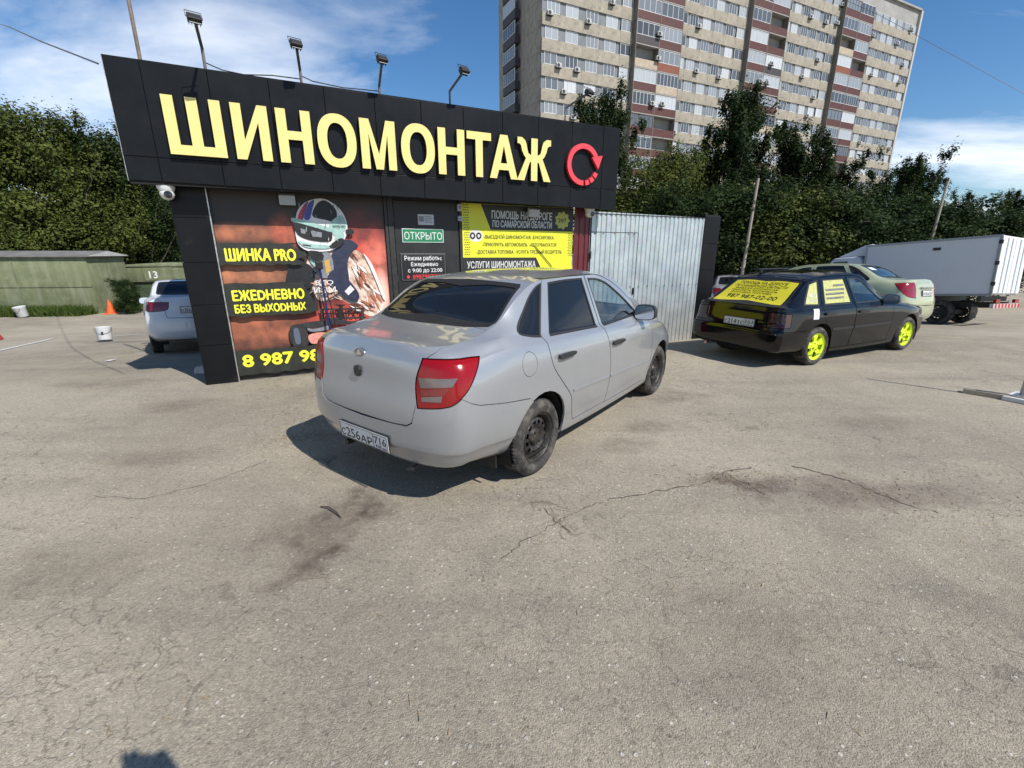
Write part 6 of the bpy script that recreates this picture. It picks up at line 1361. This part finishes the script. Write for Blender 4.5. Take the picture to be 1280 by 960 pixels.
M_ORANGE = pmat('cone_orange', (.72, .13, .03), .5, noise=(4, .1)); MB().lathe([(.0, .62), (.035, .62), (.045, .58), (.19, .05), (.19, .04)], 20, 'z').build('cone_body', M_ORANGE, cone, smooth=True); MB().box(-.24, .24, -.24, .24, 0, .045).build('base', M_ORANGE, cone, bevel=.012)
MB().lathe([(.083, .44), (.115, .32)], 20, 'z').build('reflective_band', pmat('cone_band', (.68, .40, .32), .5), cone, smooth=True)
M_JUG = pmat('white_bucket_plastic', (.66, .67, .67), .5, noise=(6, .05))
def canister(x, y, s, label, rz, tiltx):
    o = thing('plastic_bucket', label, 'bucket', (x, y, gz(x, y)), rz, 'white plastic buckets on the lot')
    b = MB().lathe([(0, 0), (.125, 0), (.14, .02), (.165, .30), (.172, .31), (.172, .335), (.16, .335), (.15, .32)], 28, 'z').build('bucket_body', M_JUG, o, smooth=True, sharp=40); b.rotation_euler = (tiltx, 0, 0); b.location.z = .04; b.scale = (s, s, s)
    MB().lathe([(0, .328), (.10, .328), (.14, .336), (.162, .338)], 28, 'z').build('lid', M_JUG, b, smooth=True); h = [(.172 * math.cos(t), -.06 - .10 * abs(math.sin(t)), .30 - .16 * math.sin(t)) for t in np.linspace(0, math.pi, 14)]; MB().tube(h, .004, 6).build('handle', M_DARKMETAL, b); MB().box(-.02, .02, -.172, -.150, .13, .20).build('label_mark', M_PRINTBLK, b)
canister(-10.78, 11.79, 1.05, 'white plastic bucket on the lot nearer the shop', .5, R(-12)); canister(-20.45, 18.91, 1.25, 'white plastic bucket beside the grass verge at far left', -.4, R(10))
o = thing('red_barrier_block', 'red and white plastic barrier block at the left edge', 'barrier', (-15.35, 12.75, gz(-15.35, 12.75)), .4); MB().prism([(-.5, 0), (.5, 0), (.42, .2), (.3, .5), (-.3, .5), (-.42, .2)], -.2, .2, 'y').build('barrier_body', pmat('barrier_red', (.5, .05, .03), .5), o, bevel=.02); MB().box(-.40, .40, -.21, .21, .2, .28).build('white_band', M_JUG, o)
o = MB().add([(-.09, -.06, 0), (.10, -.05, 0), (.08, .06, 0), (-.07, .07, 0), (-.06, -.05, .10), (.06, -.04, .12), (.07, .04, .09), (-.06, .05, .11)], [(0, 3, 2, 1), (4, 5, 6, 7), (0, 1, 5, 4), (1, 2, 6, 5), (2, 3, 7, 6), (3, 0, 4, 7)]).build('concrete_lump', pmat('broken_concrete', (.40, .39, .37), .9, noise=(12, .25)), None, bevel=.012, loc=(-4.38, 6.16, gz(-4.38, 6.16))); tag(o, 'pale broken lump of concrete beside the foot of the black pillar', 'stone')
# ------------------------------------------------------------------ tools leaning at the poster
tl = shop_thing('tyre_lever_stand', 'blue pole with black hose and feet leaning before the racing poster', 'tool', 1.42, .10, 0)
MB().tube([(.03, -.10, .10), (.085, -.04, .607), (.05, .03, 1.43)], .013, 10).build('blue_pole', pmat('blue_enamel', (.012, .018, .11), .4), tl, smooth=True)
MB().tube([(.03, .03, 1.43), (.13, .0, .95), (.17, -.06, .55), (.10, -.12, .1)], .007, 8).build('hose', M_BLKRUBBER, tl, smooth=True)
for x, y in ((-.15, .02), (.15, -.12), (.03, -.30)): MB().tube([(.03, -.10, .32), (x, y, .0)], .014, 8).build('foot', M_DARKMETAL, tl)
MB().box(.0, .09, .0, .06, 1.40, 1.50).build('grip', M_BLKRUBBER, tl, bevel=.01)
hp = [(-1.72 + .10 * math.cos(t), 4.62 + .16 * math.sin(t), .015) for t in np.linspace(.4, 5.2, 22)]; o = MB().tube([(-1.25, 5.0, .015)] + hp + [(-1.3, 4.3, .015)], .011, 6).build('air_hose', M_BLKRUBBER, None, smooth=True); tag(o, 'black air hose looped on the asphalt left of the silver sedan', 'hose')
tw = [(-1.27, 2.63, .006), (-1.20, 2.60, .022), (-1.13, 2.545, .018), (-1.085, 2.50, .006)]; o = MB().tube(tw, [.003, .005, .005, .003], 6).build('twig', pmat('twig_bark', (.05, .035, .025), .9), None, smooth=True); tag(o, 'dark bent twig lying on the asphalt in the foreground', 'twig')
# ------------------------------------------------------------------ right edge: post on base plate, plank
ps = thing('sign_post', 'grey steel post on a white base plate at the right edge', 'post', (5.76, 4.83, 0), R(28)); MB().box(-.14, .26, -.13, .13, 0, .05).build('base_plate', pmat('white_steel_plate', (.60, .60, .58), .5, noise=(8, .12)), ps, bevel=.008); MB().tube([(.0, 0, .05), (.0, 0, .45), (0, 0, .46), (0, 0, 1.52)], [.036, .036, .016, .016], 16).build('pipe', pmat('galvanised_pipe', (.42, .43, .44), .4, .6, noise=(6, .2)), ps, smooth=True); MB().box(-.08, .08, -.07, .07, .051, .075).build('socket', M_ALU, ps, bevel=.005)
d = Vector((5.66 - 5.42, 4.89 - 5.17)); o = thing('wooden_plank', 'weathered wooden plank lying beside the white base plate', 'plank', (5.42, 5.17, 0), math.atan2(d.y, d.x)); MB().box(0, .40, -.05, .05, .0, .055).build('board', pmat('weathered_wood', (.33, .28, .21), .85, noise=(9, .25)), o, bevel=.004)
# ------------------------------------------------------------------ poles and wires behind
def wood_pole(px, d, h, lb, lean, r=.11):
    x, y = at(px, d); o = thing('utility_pole', lb, 'pole', (x, y, gz(x, y) - .2), 0); MB().tube([(0, 0, 0), (lean * h * .5, 0, h * .5), (lean * h, 0, h)], [r, r * .85, r * .7], 10).build('pole_shaft', pmat('grey_pole_wood', (.34, .30, .24), .85, noise=(4, .2)), o, smooth=True); MB().box(lean * h - .5, lean * h + .5, -.05, .05, h - .35, h - .27).build('crossarm', M_DARKMETAL, o) if False else MB().lathe([(0, h + .12), (.03, h + .12), (.035, h)], 8, 'z', (lean * h, 0, 0)).build('insulator', M_DARKMETAL, o)
wood_pole(930, 22, 5.6, 'slender pale wooden pole leaning before the dark trees', .03, .075); wood_pole(1158, 27, 5.6, 'slender wooden pole above the box truck', .03, .07)
o = MB().tube([(28, 54, 27.5), (33.6, 49, 22.3), (42, 42, 13.9), (47, 37, 9)], .016, 5).build('overhead_wire', M_BLKPLASTIC, None); tag(o, 'thin overhead wire crossing the blue sky at upper right', 'wire')
# ------------------------------------------------------------------ box truck
loc, rz = pose(13.45, 13.85, -28)
tk = thing('box_truck', 'small white box truck with side in shade and sunlit rear doors', 'truck', loc, rz); M_BOXW = pmat('white_box_panel', (.62, .635, .65), .45, noise=(1.5, .04)); zb, zt_ = .86, 2.44
# origin on the rear axle; x forward, y left; box from x -1.1 to 2.0
MB().box(-1.08, 2.05, -.98, .98, zb, zt_).build('box_body', M_BOXW, tk, bevel=.015)
for (x0, x1, y0, y1, z0, z1) in ((-1.11, 2.07, .965, .995, zt_ - .05, zt_ + .012), (-1.11, 2.07, .965, .995, zb - .03, zb + .03), (2.02, 2.07, .965, .995, zb + .03, zt_ - .05), (-1.115, -1.05, .962, 1.0, zb + .03, zt_ - .05)): MB().box(x0, x1, y0, y1, z0, z1).build('edge_rail', pmat('alloy_rail', (.30, .31, .32), .4, .6), tk)
for s in (-1, 1):
    dr = MB().box(-1.115, -1.082, .02 if s > 0 else -.95, .95 if s > 0 else -.02, zb + .04, zt_ - .05).build('rear_door', pmat('white_door_panel', (.74, .74, .73), .4), tk, bevel=.008)  # sunlit doors coloured a lighter white than the shaded box side
    for y in (.30, .62): MB().tube([(-1.13, s * y, zb + .05), (-1.13, s * y, zt_ - .06)], .012, 8).build('lock_rod', M_CHROME, dr)
    for z in (zb + .25, zb + .8, zb + 1.35): MB().box(-1.13, -1.05, s * .95, s * 1.012, z, z + .10).build('hinge', M_DARKMETAL, dr)
MB().box(.15, .33, .981, .995, zt_ - .30, zt_ - .22).build('side_vent', M_BLKPLASTIC, tk)
MB().box(-1.12, 3.2, -.36, -.28, .50, .66).build('chassis_rail', M_DARKMETAL, tk); MB().box(-1.12, 3.2, .28, .36, .50, .66).build('chassis_rail', M_DARKMETAL, tk)
for x in (-.9, 0, 1.2, 1.9): MB().box(x, x + .08, -.95, .95, .68, .82).build('cross_member', M_DARKMETAL, tk)
MB().box(-1.18, -1.10, -.95, .95, .50, .62).build('underrun_bar', pmat('striped_bar', (.55, .5, .48), .5), tk)
for k in range(8): MB().box(-1.187, -1.181, -.95 + k * .24, -.95 + k * .24 + .12, .505, .615).build('red_stripe', pmat('stripe_red', (.5, .03, .02), .5), tk)
for s in (-1, 1): MB().box(-1.19, -1.12, s * .70 - .14, s * .70 + .14, .64, .74).build('tail_lamp', M_RED, tk, bevel=.008)
MB().box(-.75, -.72, .55, .97, .20, .60).build('mud_flap', M_BLKRUBBER, tk)
for x in (0, 3.0):
    for s in (-1, 1): make_wheel(tk, x, s * .80, s, .35, 'steel', .20)
MB().tube([(0, -.7, .35), (0, .7, .35)], .09, 10).build('axle', M_DARKMETAL, tk)
cabp = [(2.15, .45), (2.15, 1.95), (2.30, 2.12), (3.05, 2.10), (3.55, 1.45), (4.10, 1.15), (4.20, .45)]; cb = MB().prism(cabp, -.92, .92, 'y').build('cab', M_BOXW, tk, bevel=.05)
MB().prism([(3.12, 2.04), (3.60, 1.44), (3.64, 1.47), (3.16, 2.07)], -.80, .80, 'y').build('windscreen', M_TINT, cb)
for s in (-1, 1): MB().prism([(2.55, 1.45), (2.60, 1.98), (3.02, 1.98), (3.42, 1.45)], s * .921, s * .926, 'y').build('cab_window', M_TINT, cb)
MB().prism([(2.0, 2.12), (2.0, 2.50), (2.25, 2.46), (3.0, 2.14)], -.75, .75, 'y').build('air_deflector', M_BOXW, cb, bevel=.03)
tilt(tk, 3.0)
# ------------------------------------------------------------------ the photographer, standing behind the camera; only the shadow falls into view
def skin_body(name, joints, bones, parent=None, sub=1, root=0):
    me = bpy.data.meshes.new(name); me.from_pydata([j[0] for j in joints], bones, []); o = bpy.data.objects.new(name, me); C.objects.link(o)
    md = o.modifiers.new('skin', 'SKIN'); md.use_smooth_shade = True; md.branch_smoothing = .5
    if not me.skin_vertices: me.attributes.new('x', 'FLOAT', 'POINT')
    return o
def tapered(mb, pts, rad, n=12): mb.tube(pts, rad, n)
def make_person():
    o = thing('person', 'person in dark trousers and grey shirt holding up a phone behind the camera', 'person', (0, 0, 0), 0)
    J = {'pel': ((.02, -.46, .95), (.17, .12)), 'sp': ((.02, -.45, 1.12), (.16, .115)), 'ch': ((.02, -.44, 1.34), (.19, .13)), 'nk': ((.02, -.43, 1.50), (.065, .065)), 'hd0': ((.02, -.42, 1.60), (.075, .085)), 'hd1': ((.02, -.41, 1.72), (.085, .10)), 'hd2': ((.02, -.41, 1.80), (.05, .06))}
    for s, t in ((-1, 'l'), (1, 'r')):
        J.update({t + 'sh': ((.02 + s * .19, -.43, 1.42), (.06, .06)), t + 'el': ((.02 + s * .26, -.27, 1.33), (.045, .045)), t + 'wr': ((.02 + s * .10, -.085, 1.66), (.028, .03)), t + 'pa': ((.02 + s * .075, -.045, 1.755), (.034, .018)),
                  t + 'hp': ((.02 + s * .10, -.46, .88), (.095, .10)), t + 'kn': ((.02 + s * .12, -.44, .48), (.06, .065)), t + 'an': ((.02 + s * .13, -.48, .09), (.042, .045)), t + 'to': ((.02 + s * .15, -.33, .045), (.045, .035))})
        for k, (dx, dz) in enumerate(((.0, .075), (.004, .085), (.006, .08), (.004, .066))):
            b = (.02 + s * (.098 - .018 * k * .2), -.038 + .010 * (k - 1.5) * .5, 1.575 + .012 * k * 0)
            J[t + 'f%d' % k] = ((.02 + s * (.052), -.014, 1.79 + .019 * (k - 1.5) + .02), (.0085, .0085)); J[t + 'g%d' % k] = ((.02 + s * .034, -.018, 1.79 + .019 * (k - 1.5) + .02), (.0075, .0075))
        J[t + 't0'] = ((.02 + s * .06, -.06, 1.79), (.010, .010)); J[t + 't1'] = ((.02 + s * .03, -.046, 1.80), (.0085, .0085))
    B = [('pel', 'sp'), ('sp', 'ch'), ('ch', 'nk'), ('nk', 'hd0'), ('hd0', 'hd1'), ('hd1', 'hd2')]
    for t in 'lr':
        B += [('ch', t + 'sh'), (t + 'sh', t + 'el'), (t + 'el', t + 'wr'), (t + 'wr', t + 'pa'), ('pel', t + 'hp'), (t + 'hp', t + 'kn'), (t + 'kn', t + 'an'), (t + 'an', t + 'to'), (t + 'pa', t + 't0'), (t + 't0', t + 't1')]
        for k in range(4): B += [(t + 'pa', t + 'f%d' % k), (t + 'f%d' % k, t + 'g%d' % k)]
    names = list(J); me = bpy.data.meshes.new('body'); me.from_pydata([J[k][0] for k in names], [(names.index(a), names.index(b)) for a, b in B], [])
    ob = bpy.data.objects.new('body', me); C.objects.link(ob); md = ob.modifiers.new('skin', 'SKIN'); md.use_smooth_shade = True
    bpy.context.view_layer.objects.active = ob
    if not me.skin_vertices: bpy.ops.mesh.customdata_skin_add()
    for i, k in enumerate(names): me.skin_vertices[0].data[i].radius = J[k][1]; me.skin_vertices[0].data[i].use_root = (k == 'pel')
    sb = ob.modifiers.new('sub', 'SUBSURF'); sb.levels = sb.render_levels = 2
    bpy.context.view_layer.update(); m2 = bpy.data.meshes.new_from_object(ob.evaluated_get(bpy.context.evaluated_depsgraph_get())); bpy.data.objects.remove(ob); m2.name = 'body'
    m2.materials.clear()
    for m in (pmat('dark_trousers', (.03, .035, .05), .85), pmat('grey_shirt', (.12, .12, .13), .85), pmat('skin', (.45, .28, .20), .55), pmat('dark_hair', (.03, .02, .015), .7), pmat('dark_shoe', (.03, .03, .03), .6)): m2.materials.append(m)
    for p in m2.polygons:
        c = p.center; p.material_index = 4 if c.z < .10 else 0 if c.z < .95 else 3 if c.z > 1.74 or (c.z > 1.58 and c.y < -.45) else 2 if (c.z > 1.47 and abs(c.x - .02) < .08 and c.y < -.3) or (c.y > -.16 and c.z > 1.40) else 1
    m2.shade_smooth(); link('body', m2, None, o)
    face = MB().add([(.005, -.33, 1.635), (.035, -.33, 1.635), (.02, -.295, 1.64), (.02, -.32, 1.685)], [(0, 2, 1), (0, 3, 2), (1, 2, 3), (0, 1, 3)]).build('nose', MATS['skin'], o)
    return o
make_person()
ph = thing('phone', 'black phone held up level just above the camera position', 'phone', (0.02, -.030, 1.79), 0); MB().box(-.080, .080, -.004, .004, -.05, .06).build('phone_body', M_BLKPLASTIC, ph, bevel=.003); MB().box(-.075, .075, -.0052, -.0042, -.045, .055).build('screen', pmat('phone_screen', (.02, .02, .025), .08), ph)
